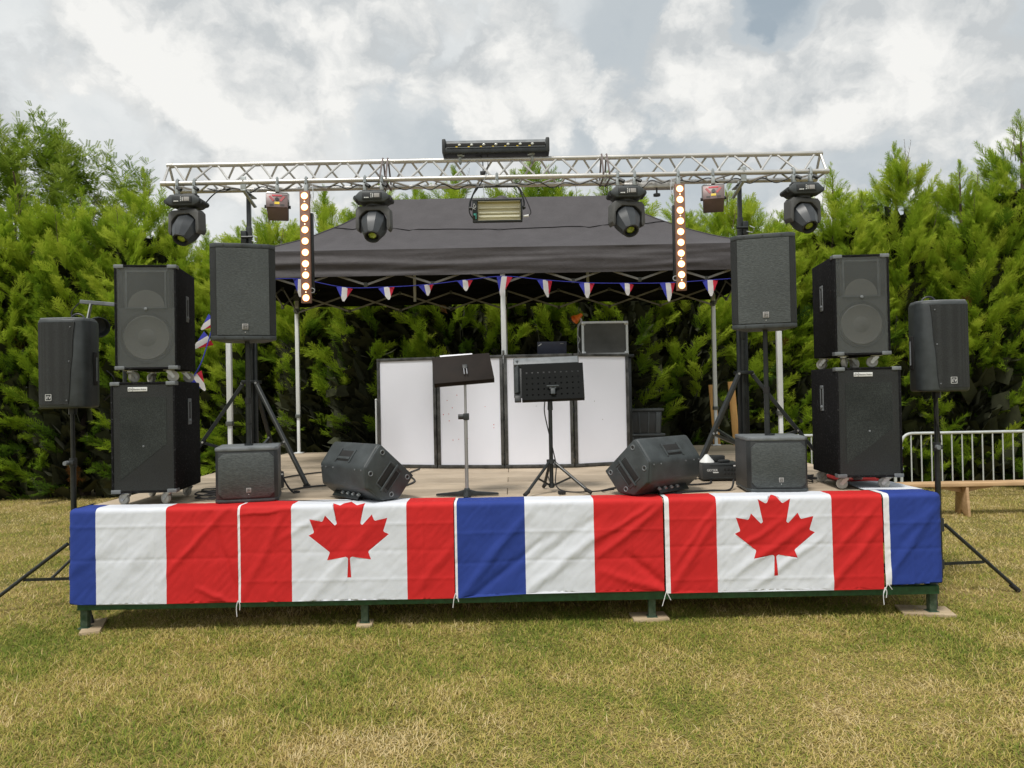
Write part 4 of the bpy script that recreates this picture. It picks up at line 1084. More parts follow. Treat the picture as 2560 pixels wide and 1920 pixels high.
# ---------------------------------------------------------------- lights on the truss
def clamp(m, x, y0, z0, z1):                         # hook clamp over the chord at z0 and a stem down to z1
    m.tube([(x, y0 + 0.030, z0 - 0.012), (x, y0 + 0.030, z0 + 0.012), (x, y0 + 0.016, z0 + 0.030), (x, y0 - 0.012, z0 + 0.031), (x, y0 - 0.031, z0 + 0.012), (x, y0 - 0.031, z0 - 0.03)], 0.012, 4)
    m.box((x, y0 - 0.01, (z0 - 0.03 + z1) / 2), (0.032, 0.045, z0 - 0.03 - z1), 0.003)
def moving_head(x, label, pan, tilt):
    t = thing('moving_head_light', label, 'stage light', (x, 6.72, TZB), 0, 'moving head lights under the truss')
    for dx in (-0.075, 0.075):
        m = MB(); clamp(m, dx, 0, 0, -0.105); c = m.build('hook_clamp', 'galv', t)
        m = MB(); m.cyl((dx + 0.012, -0.04, -0.05), (dx + 0.05, -0.06, -0.075), 0.016, n=8); m.build('wing_nut', 'black_plastic', c)
    m = MB(); m.box((0, 0, -0.112), (0.19, 0.10, 0.022), 0.006); m.build('mount_bracket', 'black_plastic', t)
    b = MB()
    b.prism([(-0.105, -0.122), (0.105, -0.122), (0.150, -0.165), (0.150, -0.192), (0.105, -0.222), (-0.105, -0.222), (-0.150, -0.192), (-0.150, -0.165)], -0.105, 0.10, 'Y', 0.012)
    base = b.build('base', 'grey_plastic', t)
    m = MB(); m.box((0, -0.108, -0.170), (0.17, 0.012, 0.060), 0.004); m.build('display_panel', 'black_plastic', base)
    m = MB(); m.box((0.045, -0.116, -0.168), (0.048, 0.004, 0.036), 0.001); m.build('display', 'grey_print', base)
    m = MB()
    for k in range(3): m.box((-0.060 + 0.014 * k, -0.116, -0.186), (0.011, 0.004, 0.008)); m.box((-0.005 + 0.0 * k, -0.116, -0.152 - 0.015 * k), (0.007, 0.004, 0.009)); 
    m.box((0.010, -0.116, -0.168), (0.006, 0.004, 0.034)); m.build('button', 'white_print', base)
    for dx in (-0.150, 0.150):
        m = MB(); m.cyl((dx * 0.97, -0.08, -0.18), (dx * 0.97, 0.08, -0.18), 0.024, n=12); m.build('handle', 'black_plastic', base)
    m = MB(); m.cyl((0, 0, -0.222), (0, 0, -0.245), 0.07, n=20); m.build('pan_ring', 'black_plastic', t)
    y = MB()
    arch = [(-0.152, -0.275), (-0.125, -0.245), (0.125, -0.245), (0.152, -0.275), (0.156, -0.43), (0.140, -0.462), (0.128, -0.462), (0.122, -0.43), (0.122, -0.345), (0.100, -0.315), (0.060, -0.285), (-0.060, -0.285), (-0.100, -0.315), (-0.122, -0.345), (-0.122, -0.43), (-0.128, -0.462), (-0.140, -0.462), (-0.156, -0.43)]
    y.prism(arch, -0.055, 0.055, 'Y', 0.010)
    yoke = y.build('yoke', 'yoke_grey', t, None, (0, 0, pan))
    d = Vector((0, -math.cos(tilt), -math.sin(tilt)))
    M = Matrix.Translation((0, 0, -0.405)) @ rotm((0, 0, pan)) @ d.to_track_quat('Z', 'Y').to_matrix().to_4x4()
    h = MB(); h.lathe([(0, -0.115), (0.060, -0.122), (0.098, -0.092), (0.120, -0.035), (0.120, 0.02), (0.106, 0.07), (0.072, 0.142), (0.064, 0.146), (0.062, 0.120), (0, 0.120)], 10, M)
    head = h.build('head', 'head_grey', t, ang=24)
    m = MB(); m.lathe([(0.068, 0.130), (0.069, 0.152), (0.058, 0.153), (0.050, 0.124)], 20, M); m.build('lens_ring', 'black_plastic', head)
    m = MB(); m.lathe([(0.056, 0.1215), (0.038, 0.129), (0.0, 0.132)], 20, M); m.build('lens', 'black_metal', head)
    m = MB(); m.lathe([(0.034, 0.1325), (0.018, 0.140), (0, 0.142)], 16, M); m.build('front_glass', 'lens_green', head)
    m = MB()
    for dx in (-0.107, 0.107): m.cyl((dx * 0.9, 0, -0.405), (dx * 1.02, 0, -0.405), 0.03, n=12)
    m.build('tilt_pivot', 'black_plastic', t, None, (0, 0, pan))
moving_head(-2.855, 'moving head light at the left end of the truss, lens turned down', R(-14), R(52))
moving_head(-1.194, 'moving head light hanging just right of the first truss joint, before the left canopy slope', R(-4), R(54))
moving_head(1.045, 'moving head light hanging just right of the second truss joint, before the right canopy slope', R(14), R(50))
moving_head(2.605, 'moving head light at the right end of the truss, seen against the hedge', R(16), R(48))
def led_bar(x, z0, z1, label, side):
    t = thing('led_bar', label, 'light bar', (x, 6.66, z0), 0, 'lit vertical light bars')
    H = z0 - z1
    m = MB(); m.box((0, 0.0, -H / 2), (0.088, 0.035, H), 0.004); b = m.build('housing', 'led_case', t)
    m = MB(); m.box((0.034 * side, 0.040, -H * 0.55), (0.05, 0.045, H * 0.72), 0.004); m.build('back_channel', 'black_metal', t)
    m = MB(); clamp(m, 0.0, 0.06, TZB - z0, -0.02); m.build('hook_clamp', 'galv', t)
    n = 10; p = (H - 0.09) / 9
    for k in range(n):
        z = -0.045 - k * p
        m = MB(); m.lathe([(0.0245, 0), (0.022, 0.009), (0.012, 0.014), (0, 0.016)], 20, Matrix.Translation((0, -0.0175, z)) @ rotm((pi / 2, 0, 0))); lm = m.build('lamp', 'lamp', t)
        m = MB(); m.lathe([(0.0255, 0.005), (0.031, 0.004), (0.032, 0.0)], 20, Matrix.Translation((0, -0.0175, z)) @ rotm((pi / 2, 0, 0))); m.build('glow_bezel', 'rim_glow', lm)  # ring glows to stand in for the halo round the lamp
        if k in (0, 2, 6, 8):
            m = MB(); m.cyl((0, -0.017, z - p / 2), (0, -0.021, z - p / 2), 0.005, n=8); m.build('indicator', 'led_dot', t)
    m = MB(); m.tube([(0.05 * side + 0.025 * math.cos(a), -0.01, -H + 0.11 + 0.02 * math.sin(a)) for a in np.linspace(0, 2 * pi, 14)[:-1]], 0.004, 5, True); m.build('safety_ring', 'zinc', t)
    m = MB(); m.tube(bez([(0.06 * side, 0.02, 0.06), (0.075 * side, 0.0, -0.05), (0.06 * side, -0.01, -0.10), (0.052 * side, 0.0, -0.03)], 5), 0.004, 5); m.build('safety_cable', 'zinc', t)
led_bar(-1.790, 3.427, 2.440, 'lit vertical bar of ten warm lamps hanging left of the canopy middle', 1)
led_bar(1.505, 3.425, 2.486, 'lit vertical bar of ten warm lamps hanging right of the canopy middle', -1)
def laser(x, label, rz):
    t = thing('laser_box', label, 'effect light', (x, 6.74, TZB), rz, 'red and grey laser boxes')
    m = MB(); clamp(m, 0, -0.02, 0, -0.10); m.build('hook_clamp', 'galv', t)
    m = MB(); m.tube([(-0.095, 0, -0.22), (-0.095, 0, -0.105), (-0.083, 0, -0.095), (0.083, 0, -0.095), (0.095, 0, -0.105), (0.095, 0, -0.22)], 0.007, 6); m.build('yoke', 'zinc', t)
    M = Matrix.Translation((0, 0, -0.222)) @ rotm((R(-16), 0, 0))
    m = MB(); m.box((0, 0.02, 0), (0.180, 0.24, 0.128), 0.010); m.xf(M); b = m.build('housing', 'laser_grey', t)
    m = MB(); m.box((0, -0.112, 0), (0.182, 0.008, 0.130), 0.003); m.xf(M); fp = m.build('front_plate', 'laser_grey', b)
    m = MB(); m.prism([(-0.07, 0.035), (-0.055, 0.045), (-0.02, 0.0), (-0.035, -0.012)], -0.119, -0.1155); m.prism([(0.07, 0.035), (0.055, 0.045), (0.02, 0.0), (0.035, -0.012)], -0.119, -0.1155); m.xf(M); m.build('red_stripe', 'laser_red', b)
    m = MB(); m.box((0, -0.117, 0.048), (0.085, 0.004, 0.014)); m.xf(M); m.build('name_strip', 'red_print', b)
    m = MB(); m.cyl((0, -0.113, 0.012), (0, -0.121, 0.012), 0.017, n=14); m.xf(M); m.build('aperture', 'black_metal', b)
    m = MB(); m.box((0.0, -0.1175, -0.026), (0.042, 0.003, 0.022)); m.xf(M); m.build('warning_label', 'yellow_print', b)
    m = MB()
    for s in (-1, 1): m.box((s * 0.045, -0.117, -0.04), (0.034, 0.003, 0.005)); m.box((s * 0.045, -0.117, -0.051), (0.034, 0.003, 0.005))
    m.xf(M); m.build('vent', 'black_print', b)
    m = MB()
    for s in (-1, 1): m.cyl((s * 0.09, 0.0, -0.22), (s * 0.112, 0.0, -0.22), 0.015, n=10)
    m.build('yoke_knob', 'black_plastic', t)
laser(-2.055, 'red and grey laser box left of the left lit bar, before the hedge', R(14))
laser(1.824, 'red and grey laser box right of the right lit bar, beside the right truss stand', R(-14))
def strobe():
    x = (-0.316 + 0.118) / 2
    t = thing('strobe_light', 'wide strobe with pale reflector hanging in a thin hoop under the truss middle', 'strobe', (x, 6.72, TZB))
    m = MB(); clamp(m, 0.0, 0, 0, -0.075); m.build('hook_clamp', 'galv', t)
    m = MB(); m.tube(bez([(-0.232, 0, -0.29), (-0.24, 0, -0.22), (-0.19, 0, -0.10), (-0.15, 0, -0.083), (0, 0, -0.078), (0.15, 0, -0.083), (0.19, 0, -0.10), (0.235, 0, -0.21), (0.232, 0, -0.29)], 5), 0.008, 6); m.build('hoop', 'black_metal', t)
    M = Matrix.Translation((0, 0, -0.30)) @ rotm((R(8), 0, 0))
    m = MB()
    for c, d in (((0, 0.0, 0.090), (0.44, 0.11, 0.016)), ((0, 0.0, -0.090), (0.44, 0.11, 0.016)), ((-0.198, 0, 0), (0.044, 0.11, 0.166)), ((0.213, 0, 0), (0.016, 0.11, 0.166))): m.box(c, d, 0.003)
    m.box((0.01, 0.052, 0), (0.39, 0.006, 0.17)); m.xf(M); b = m.build('housing', 'black_metal', t)
    m = MB(); m.box((0.014, 0.028, 0), (0.382, 0.006, 0.164)); m.prism([(0.022, 0.080), (-0.052, 0.083), (-0.052, 0.078)], -0.17, 0.20, 'X'); m.prism([(0.022, -0.080), (-0.052, -0.083), (-0.052, -0.078)], -0.17, 0.20, 'X'); m.xf(M); m.build('reflector', 'reflector', b)
    for z in (0.030, -0.012, -0.045):
        m = MB(); m.cyl((-0.165, -0.005, z), (0.195, -0.005, z), 0.0085, n=10); m.xf(M); m.build('flash_tube', 'tube', b)
    for i, (tx, z) in enumerate((('TCM', 0.040),)): 
        o = lettering(tx, 0.034, 'white_print', b, M @ Vector((-0.199, -0.0565, z)), (pi / 2 + R(8), R(-80), 0), 0.2)
    m = MB(); m.box((-0.203, -0.0565, -0.030), (0.014, 0.002, 0.016)); m.box((-0.190, -0.0565, -0.045), (0.006, 0.002, 0.05)); m.xf(M); m.build('maker_mark', 'teal_print', b)
    for s in (-1, 1):
        m = MB(); m.cyl((s * 0.222, 0, -0.27), (s * 0.250, 0, -0.27), 0.014, n=8); m.build('yoke_knob', 'black_plastic', t)
    m = MB(); m.cyl((0.225, -0.02, -0.355), (0.275, -0.02, -0.350), 0.010, n=8); m.build('plug', 'white_print', t)
    m = MB(); m.tube(bez([(0.275, -0.02, -0.35), (0.295, -0.02, -0.32), (0.27, -0.015, -0.24), (0.24, 0, -0.17), (0.20, 0.0, -0.10)], 5), 0.0045, 5); m.tube(bez([(-0.21, 0.02, -0.37), (-0.25, 0.01, -0.30), (-0.235, 0, -0.19), (-0.17, 0, -0.09), (-0.13, 0, -0.02), (-0.14, 0, 0.05)], 5), 0.006, 5); m.build('power_cable', 'cable', t)
    m = MB(); m.tube(bez([(-0.10, -0.02, -0.21), (-0.12, -0.03, -0.12), (-0.10, -0.03, 0.02), (-0.07, 0, 0.03)], 5), 0.0025, 4); m.tube([(-0.10, -0.02, -0.21), (-0.02, -0.01, -0.16)], 0.002, 4); m.build('safety_wire', 'zinc', t)
strobe()
def batten():
    t = thing('lamp_batten', 'long dark grey light batten with seven clear lenses standing on top of the truss', 'stage light', (-0.105, 6.85, TZT))
    m = MB(); m.box((0, 0, 0.064), (0.96, 0.15, 0.046), 0.006); b = m.build('lower_housing', 'black_metal', t)
    m = MB(); m.lathe([(0.056, -0.448), (0.056, 0.448)], 28, Matrix.Translation((0, 0.0, 0.118)) @ rotm((0, pi / 2, 0))); 
    for x in (-0.448, 0.448): m.cyl((x - 0.002, 0, 0.118), (x + 0.002, 0, 0.118), 0.056, n=28)
    m.box((0, 0.02, 0.118), (0.90, 0.07, 0.09)); m.build('tilting_body', 'worn_plastic', t)
    m = MB(); m.box((0, -0.045, 0.111), (0.885, 0.05, 0.040), 0.003); win = m.build('lens_window', 'rubber', t)
    for k in range(7):
        x = -0.325 + k * 0.109
        m = MB(); m.ball((x, -0.069, 0.115), 0.014, 12, (1, 0.6, 0.85)); m.build('lens', 'lens_clear', win)
        m = MB(); m.box((x - 0.026, -0.071, 0.098), (0.018, 0.004, 0.007)); m.build('lens_label', 'yellow_print', win)
    for s in (-1, 1):
        m = MB(); m.box((s * 0.465, 0, 0.106), (0.034, 0.16, 0.132), 0.010); m.build('end_cap', 'black_plastic', t)
        m = MB(); x = 0.325 * s; m.box((x, 0, 0.036), (0.05, 0.08, 0.012), 0.003); m.box((x, -0.005, 0.035), (0.026, 0.03, 0.06), 0.003); m.tube([(x, -0.030, -0.012), (x, -0.031, 0.012), (x, -0.012, 0.031), (x, 0.014, 0.030), (x, 0.030, 0.010), (x, 0.030, -0.014), (x, 0.010, -0.031), (x, -0.014, -0.031)], 0.012, 4, True); m.cyl((x - 0.04 * s, -0.03, 0.03), (x + 0.02 * s, -0.03, 0.035), 0.008, n=6); m.build('hook_clamp', 'galv', t)
    m = MB(); m.box((0, -0.0775, 0.0885), (0.885, 0.006, 0.005)); m.build('trim_strip', 'worn_plastic', t)
    m = MB(); m.tube(bez([(-0.25, 0, 0.08), (-0.19, 0.02, 0.045), (-0.13, 0.02, 0.03), (-0.12, 0.02, -0.1), (-0.125, -0.05, -0.15)], 5), 0.005, 5); m.tube(bez([(-0.08, 0, 0.08), (-0.075, 0.02, -0.03), (-0.09, -0.02, -0.14)], 5), 0.0035, 5); m.box((-0.12, -0.05, -0.135), (0.05, 0.03, 0.03), 0.004); m.build('power_cable', 'cable', t)
batten()
def cable(name, label, pts, r=0.006, mt='cable', cat='cable', group=None, n=6):
    m = MB(); m.tube(bez(pts, n), r, 6); o = m.build(name, mt); return tag(o, label, cat, group)
rr = random.Random(3)
def truss_run(x0, x1, y, sag_, n, seed):
    r = random.Random(seed); return [(x0 + (x1 - x0) * i / n, y + r.uniform(-0.03, 0.03), TZB - 0.005 - sag_ * (0.2 + 0.8 * (i % 2)) * r.uniform(0.4, 1.2)) for i in range(n + 1)]
GC = 'cables along the truss'
cable('truss_cable', 'cable looping along the truss between the left moving head and the left laser box', truss_run(-2.72, -1.98, 6.86, 0.05, 6, 1), 0.005, group=GC)
cable('truss_cable', 'cables slung along the truss between the left lit bar and the second moving head', truss_run(-1.72, -1.25, 6.80, 0.075, 5, 2), 0.005, group=GC)
cable('truss_cable', 'cable slung along the truss between the second moving head and the strobe', truss_run(-1.05, -0.25, 6.88, 0.055, 7, 3), 0.005, group=GC)
cable('truss_cable', 'cable slung along the truss between the strobe and the third moving head', truss_run(0.05, 0.98, 6.88, 0.045, 8, 4), 0.005, group=GC)
cable('truss_cable', 'cable slung along the truss between the third moving head and the right lit bar', truss_run(1.12, 1.46, 6.82, 0.07, 4, 5), 0.005, group=GC)
cable('truss_cable', 'cable slung along the truss from the right lit bar to the right end', truss_run(1.56, 2.55, 6.84, 0.06, 8, 6), 0.005, group=GC)
cable('truss_cable', 'loop of cable from the leftmost moving head up to the truss', [(-2.70, 6.76, 3.37), (-2.66, 6.80, 3.44), (-2.60, 6.84, 3.50), (-2.52, 6.88, 3.52)], 0.006, group=GC)
m = MB(); m.box((0, 0, 0), (0.46, 0.10, 0.05), 0.008); o = m.build('wooden_batten', 'alu', None, (1.28, 6.9, 3.475)); o.name = 'spare_bracket'; tag(o, 'flat pale bracket plate lying under the truss right of the third moving head', 'bracket')
m = MB(); m.cyl((0, 0, 0), (0, 0, -0.055), 0.008, n=8); m.cyl((0, 0, -0.055), (0, 0, -0.075), 0.032, n=10); m.xf(Matrix.Translation((0, 0, 0))); o = m.build('clamp_knob', 'black_plastic', None, (1.345, 6.86, 3.45)); tag(o, 'dark round clamp knob hanging under the bracket plate on the truss', 'knob')

# ---------------------------------------------------------------- loudspeakers
def logo(parent, x, y, z, s, rot=(pi / 2, 0, 0), M=None, mt='white_print', txt='EV'):
    mb = MB(); w = 0.0028 * s / 0.04
    mb.box((x, y, z + s * .55), (s, 0.002, w)); mb.box((x, y, z - s * .55), (s, 0.002, w)); mb.box((x - s / 2, y, z), (w, 0.002, s * 1.1)); mb.box((x + s / 2, y, z), (w, 0.002, s * 1.1))
    o = mb.build('logo', mt, parent)
    lettering(txt, s * 0.78, mt, o, (x, y - 0.0008, z - s * 0.03), rot, 0.25)
    return o
def caster(parent, x, y, z, a):
    """swivel caster below height z."""
    m = MB(); m.box((0, 0, -0.004), (0.075, 0.06, 0.006), 0.002); m.cyl((0, 0, -0.006), (0, 0, -0.018), 0.022, n=12)
    for s in (-1, 1): m.prism([(-0.020, -0.016), (0.020, -0.016), (0.040, -0.052), (0.030, -0.062), (0.018, -0.056)], s * 0.020 - 0.002, s * 0.020 + 0.002, 'Y')
    c = m.build('caster', 'zinc', parent, (x, y, z), (0, 0, a))
    m = MB(); m.lathe([(0.012, -0.015), (0.036, -0.015), (0.040, -0.011), (0.040, 0.011), (0.036, 0.015), (0.012, 0.015)], 18, Matrix.Translation((0.028, 0, -0.050)) @ rotm((pi / 2, 0, 0))); m.build('wheel', 'wheel', c)
    m = MB()
    m.cyl((0.028, -0.024, -0.050), (0.028, 0.024, -0.050), 0.013, n=12); m.build('hub', 'zinc', c)
def cab_shell(w, wb, d, h, parent, mt, front_gap=0.02, lip=0.016):
    """cabinet with a recessed front; base at z = 0, front at y = 0."""
    m = MB()
    ang = math.atan((w - wb) / 2 / d)
    m.prism([(-w / 2 + 0.002, front_gap), (w / 2 - 0.002, front_gap), (wb / 2, d), (-wb / 2, d)], 0, h, 'Z', 0.010)
    m.box((0, front_gap * .55, h - lip / 2), (w, front_gap * 1.1, lip), 0.004); m.box((0, front_gap * .55, lip / 2), (w, front_gap * 1.1, lip), 0.004)
    for s in (-1, 1): m.box((s * (w / 2 - lip / 2), front_gap * .55, h / 2), (lip, front_gap * 1.1, h - 2 * lip), 0.003)
    return m.build('cabinet', mt, parent), ang
def side_handle(parent, w, ang, side, yc, z, mt):
    # recessed bar handle in the side wall
    M = Matrix.Translation((side * (w / 2 - math.tan(ang) * yc), yc, z)) @ rotm((0, 0, side * ang))
    m = MB(); hw, hh = 0.035, 0.085
    for c, d in (((0, 0, hh), (0.012, hw * 2, 0.026)), ((0, 0, -hh), (0.012, hw * 2, 0.026)), ((0, -hw + .006, 0), (0.012, 0.012, hh * 2)), ((0, hw - .006, 0), (0.012, 0.012, hh * 2))): m.box(c, d, 0.004)
    m.xf(M); h = m.build('handle', mt, parent)
    m = MB(); m.box((-0.0008 * side, 0, 0), (0.006, hw * 2 - 0.01, hh * 2 - 0.01)); m.xf(M); m.build('handle_recess', 'rubber', h)
    m = MB(); m.ball((0.004 * side, 0.0, -hh + 0.016), 0.022, 10, (0.5, 1, 0.7)); m.xf(M); m.build('handle_grip', mt, h)
def corners(parent, w, h, d):
    for sx in (-1, 1):
        for z in (0.012, h - 0.012):
            m = MB(); m.box((sx * (w / 2 - 0.030), 0.010, z), (0.068, 0.026, 0.028), 0.005); m.box((sx * (w / 2 - 0.004), 0.035, z), (0.014, 0.06, 0.028), 0.004); m.build('corner_protector', 'worn_plastic', parent)
def top_cabinet(label, loc, rz, w, h, side, group):
    t = thing('loudspeaker', label, 'loudspeaker', loc, rz, group)
    d, wb = 0.60, w - 0.07; zb = 0.09
    m0, ang = cab_shell(w, wb, d, h, t, 'carpet', 0.03)
    m0.location = (0, 0, zb)
    bf = MB(); bf.box((0, 0.0265, h / 2), (w - 0.034, 0.006, h - 0.034)); baf = bf.build('baffle', 'baffle', t, (0, 0, zb))
    zc = h * 0.305; R_ = w * 0.405
    M = Matrix.Translation((0, 0.0235, zc)) @ rotm((pi / 2, 0, 0))
    m = MB(); m.lathe([(R_ + 0.012, 0), (R_ + 0.012, 0.006), (R_ - 0.004, 0.007), (R_ - 0.012, 0.003)], 40, M); wf = m.build('woofer', 'cone_edge', baf)
    m = MB(); m.lathe([(R_ - 0.010, 0.003), (R_ - 0.018, 0.010), (R_ - 0.030, 0.004), (R_ * 0.35, 0.0015)], 40, M); m.build('cone', 'cone', wf)
    m = MB(); m.lathe([(R_ * 0.37, 0.002), (R_ * 0.25, 0.010), (R_ * 0.10, 0.0145), (0, 0.0155)], 28, M); m.build('dust_cap', 'cone', wf)
    # horn with a frame, its mouth a shallow bowl
    hz, hw, hh = h * 0.765, w * 0.315, h * 0.175
    m = MB()
    for c, dd in (((0, 0.016, hz + hh), (hw * 2 + .02, 0.014, 0.012)), ((0, 0.016, hz - hh), (hw * 2 + .02, 0.014, 0.012)), ((-hw, 0.016, hz), (0.012, 0.014, hh * 2)), ((hw, 0.016, hz), (0.012, 0.014, hh * 2))): m.box(c, dd, 0.003)
    hn = m.build('horn', 'worn_plastic', baf)
    m = MB(); arcp = [(hw * 0.93 * math.cos(a), hz - hh + 0.008 + hh * 0.92 * math.sin(a)) for a in np.linspace(0, pi, 22)]; m.prism(arcp, 0.014, 0.0235, 'Y'); m.build('horn_lip', 'cone', hn)
    m = MB(); m.box((0, 0.0225, hz), (hw * 2 - 0.01, 0.003, hh * 2 - 0.01)); m.build('horn_throat', 'rubber', hn)
    for s in (-1, 1):
        m = MB(); m.box((s * w * 0.405, 0.0205, hz), (w * 0.075, 0.006, hh * 2), 0.002); m.build('port', 'rubber', baf)
    g = MB(); g.box((0, 0.004, h / 2), (w - 0.034, 0.004, h - 0.034)); gr = g.build('grille', 'grille_open', t, (0, 0, zb))
    m = MB(); m.ball((0, 0.0, h * 0.578), 0.012, 10, (1, 0.4, 1)); m.build('emblem', 'worn_plastic', gr)
    corners(m0, w, h, d)
    side_handle(m0, w, ang, side, 0.33, h * 0.62, 'worn_plastic')
    for x, y, a in ((-w / 2 + 0.08, 0.07, 1.0), (w / 2 - 0.08, 0.07, 0.25 if side > 0 else 2.9), (-wb / 2 + 0.06, d - 0.09, 2.4), (wb / 2 - 0.06, d - 0.09, 0.4)): caster(t, x, y, zb, a)
    return t
def sub_cabinet(label, loc, rz, w, h, side, group):
    t = thing('subwoofer', label, 'subwoofer', loc, rz, group)
    d, wb = 0.60, w - 0.06; zb = 0.09
    m0, ang = cab_shell(w, wb, d, h, t, 'carpet', 0.026); m0.location = (0, 0, zb)
    g = MB(); g.box((0, 0.008, h / 2), (w - 0.034, 0.006, h - 0.034)); gr = g.build('grille', 'grille_dark', t, (0, 0, zb))
    x0, x1 = -w * 0.36, w * 0.36
    m = MB(); m.prism([(x0, h * 0.12), (x0, h * 0.86), (x1, h * 0.86), (x1, h * 0.44)], 0.0035, 0.0052, 'Y'); m.build('front_panel', 'sub_panel', gr)
    m = MB(); m.ball((0.0, 0.002, h * 0.42), 0.008, 8, (1, 0.5, 1)); m.build('emblem', 'worn_plastic', gr)
    bx = -w * 0.08
    m = MB(); m.box((bx, 0.003, h * 0.935), (0.135, 0.004, 0.030), 0.001); bd = m.build('name_badge', 'white_print', gr)
    lettering('EV', 0.024, 'black_print', bd, (bx - 0.052, 0.0004, h * 0.934), (pi / 2, 0, 0), 0.2); lettering('Electro-Voice', 0.0165, 'black_print', bd, (bx + 0.014, 0.0004, h * 0.934), (pi / 2, 0, 0))
    m = MB(); m.box((bx - 0.036, 0.0006, h * 0.935), (0.0025, 0.001, 0.028)); m.build('badge_line', 'black_print', bd)
    corners(m0, w, h, d)
    side_handle(m0, w, ang, side, 0.33, h * 0.72, 'worn_plastic')
    for x, y, a in ((-w / 2 + 0.08, 0.07, 2.8), (w / 2 - 0.08, 0.07, 2.6), (-wb / 2 + 0.06, d - 0.09, 2.4), (wb / 2 - 0.06, d - 0.09, 2.5)): caster(t, x, y, zb, a)
    return t
GT, GS = 'carpeted full-range loudspeakers on top of the stacks', 'carpeted subwoofers on castors at the bottom of the stacks'
LZ = DZ + 0.003
def stack(xc, y, rz0, w0, h0, rz1, w1, h1, dx, side, word):
    s = sub_cabinet(word[0], (xc, y, LZ), rz0, w0, h0, side, GS)
    top_cabinet(word[1], (xc + dx, y + 0.02, LZ + 0.09 + h0), rz1, w1, h1, side, GT)
stack(-2.643, 5.43, R(3.5), 0.45, 1.747 - 0.953, R(7.5), 0.425, 2.593 - 1.84, 0.02, 1,
      ('black carpeted subwoofer at the bottom of the left stack', 'black carpeted loudspeaker with a round woofer on top of the left stack'))
stack(2.598, 5.53, R(-2), 0.465, 1.756 - 0.953, R(-4), 0.395, 2.595 - 1.858, -0.025, -1,
      ('black carpeted subwoofer at the bottom of the right stack', 'black carpeted loudspeaker with a round woofer on top of the right stack'))

def pole_sub(label, loc, rz):
    t = thing('pole_subwoofer', label, 'subwoofer', loc, rz, 'small subwoofers carrying pole speakers')
    w, d, h = 0.435, 0.44, 0.395
    pl = [(-w / 2, 0.045), (-w / 2 + 0.025, 0.008), (-w / 2 + 0.07, 0), (w / 2 - 0.07, 0), (w / 2 - 0.025, 0.008), (w / 2, 0.045), (w / 2, d), (-w / 2, d)]
    m = MB(); m.prism([(x * 0.985, y + 0.006) for x, y in pl], 0.022, h - 0.026, 'Z', 0.004); b = m.build('cabinet', 'black_plastic', t)
    m = MB(); m.prism(pl, h - 0.028, h, 'Z', 0.009); m.build('top_cap', 'worn_plastic', t)
    m = MB(); m.prism(pl, 0.0, 0.024, 'Z', 0.007); m.build('base_cap', 'grey_plastic', t)
    gw, g0, g1, c = w / 2 - 0.028, 0.034, h - 0.042, 0.035
    m = MB(); m.prism([(-gw, g0 + c), (-gw + c, g0), (gw - c, g0), (gw, g0 + c), (gw, g1 - c), (gw - c, g1), (-gw + c, g1), (-gw, g1 - c)], -0.004, 0.012, 'Y', 0.003); g = m.build('grille', 'grille_fine', t)
    m = MB(); m.box((0.015, -0.006, 0.088), (0.033, 0.004, 0.033), 0.001); bd = m.build('badge', 'grey_print', g)
    logo(bd, 0.015, -0.0085, 0.088, 0.020, mt='black_print')
    m = MB(); m.ball((0.015, -0.004, 0.058), 0.003, 6); m.build('power_light', 'white_print', g)
    m = MB(); m.cyl((0, 0.22, h), (0, 0.22, h + 0.012), 0.032, n=16); m.build('pole_socket', 'black_metal', t)
def pole_speaker(label, loc, rz, w=0.452, h=0.715):
    t = thing('pole_loudspeaker', label, 'loudspeaker', loc, rz, 'grey grilled loudspeakers on poles')
    d = 0.36
    pl = [(-w / 2, 0.045), (-w / 2 + 0.045, 0.004), (0, -0.008), (w / 2 - 0.045, 0.004), (w / 2, 0.045), (w * 0.30, d), (-w * 0.30, d)]
    m = MB(); m.prism([(x * 0.985, y + 0.008) for x, y in pl], 0.01, h - 0.01, 'Z', 0.004); m.build('cabinet', 'black_plastic', t)
    for z0, z1 in ((0.0, 0.034), (h - 0.034, h)):
        m = MB(); m.prism(pl, z0, z1, 'Z', 0.006); cp = m.build('end_cap', 'grey_plastic', t)
        m = MB()
        for x in (-0.13, 0.0, 0.13): m.cyl((x, -0.002 + abs(x) * 0.06, (z0 + z1) / 2), (x, -0.0095 + abs(x) * 0.06, (z0 + z1) / 2), 0.0065, n=8)
        m.build('screw', 'black_print', cp)
    m = MB(); m.prism([(-w / 2 + 0.046, 0.010), (-w / 2 + 0.048, 0.0), (0, -0.011), (w / 2 - 0.048, 0.0), (w / 2 - 0.046, 0.010)], 0.036, h - 0.036, 'Z'); g = m.build('grille', 'grille_fine', t)
    for s in (-1, 1):
        m = MB(); m.prism([(s * (w / 2 - 0.0455), 0.004), (s * (w / 2 - 0.002), 0.043), (s * (w / 2 - 0.010), 0.052), (s * (w / 2 - 0.052), 0.016)], 0.036, h - 0.036, 'Z'); m.build('side_grille', 'grille_dark', t)
    m = MB(); m.box((0.012, -0.012, 0.095), (0.042, 0.006, 0.042), 0.001); bd = m.build('badge', 'grey_print', g)
    logo(bd, 0.012, -0.0158, 0.095, 0.026, mt='black_print')
    m = MB(); m.ball((0.012, -0.011, 0.055), 0.003, 6); m.build('power_light', 'white_print', g)
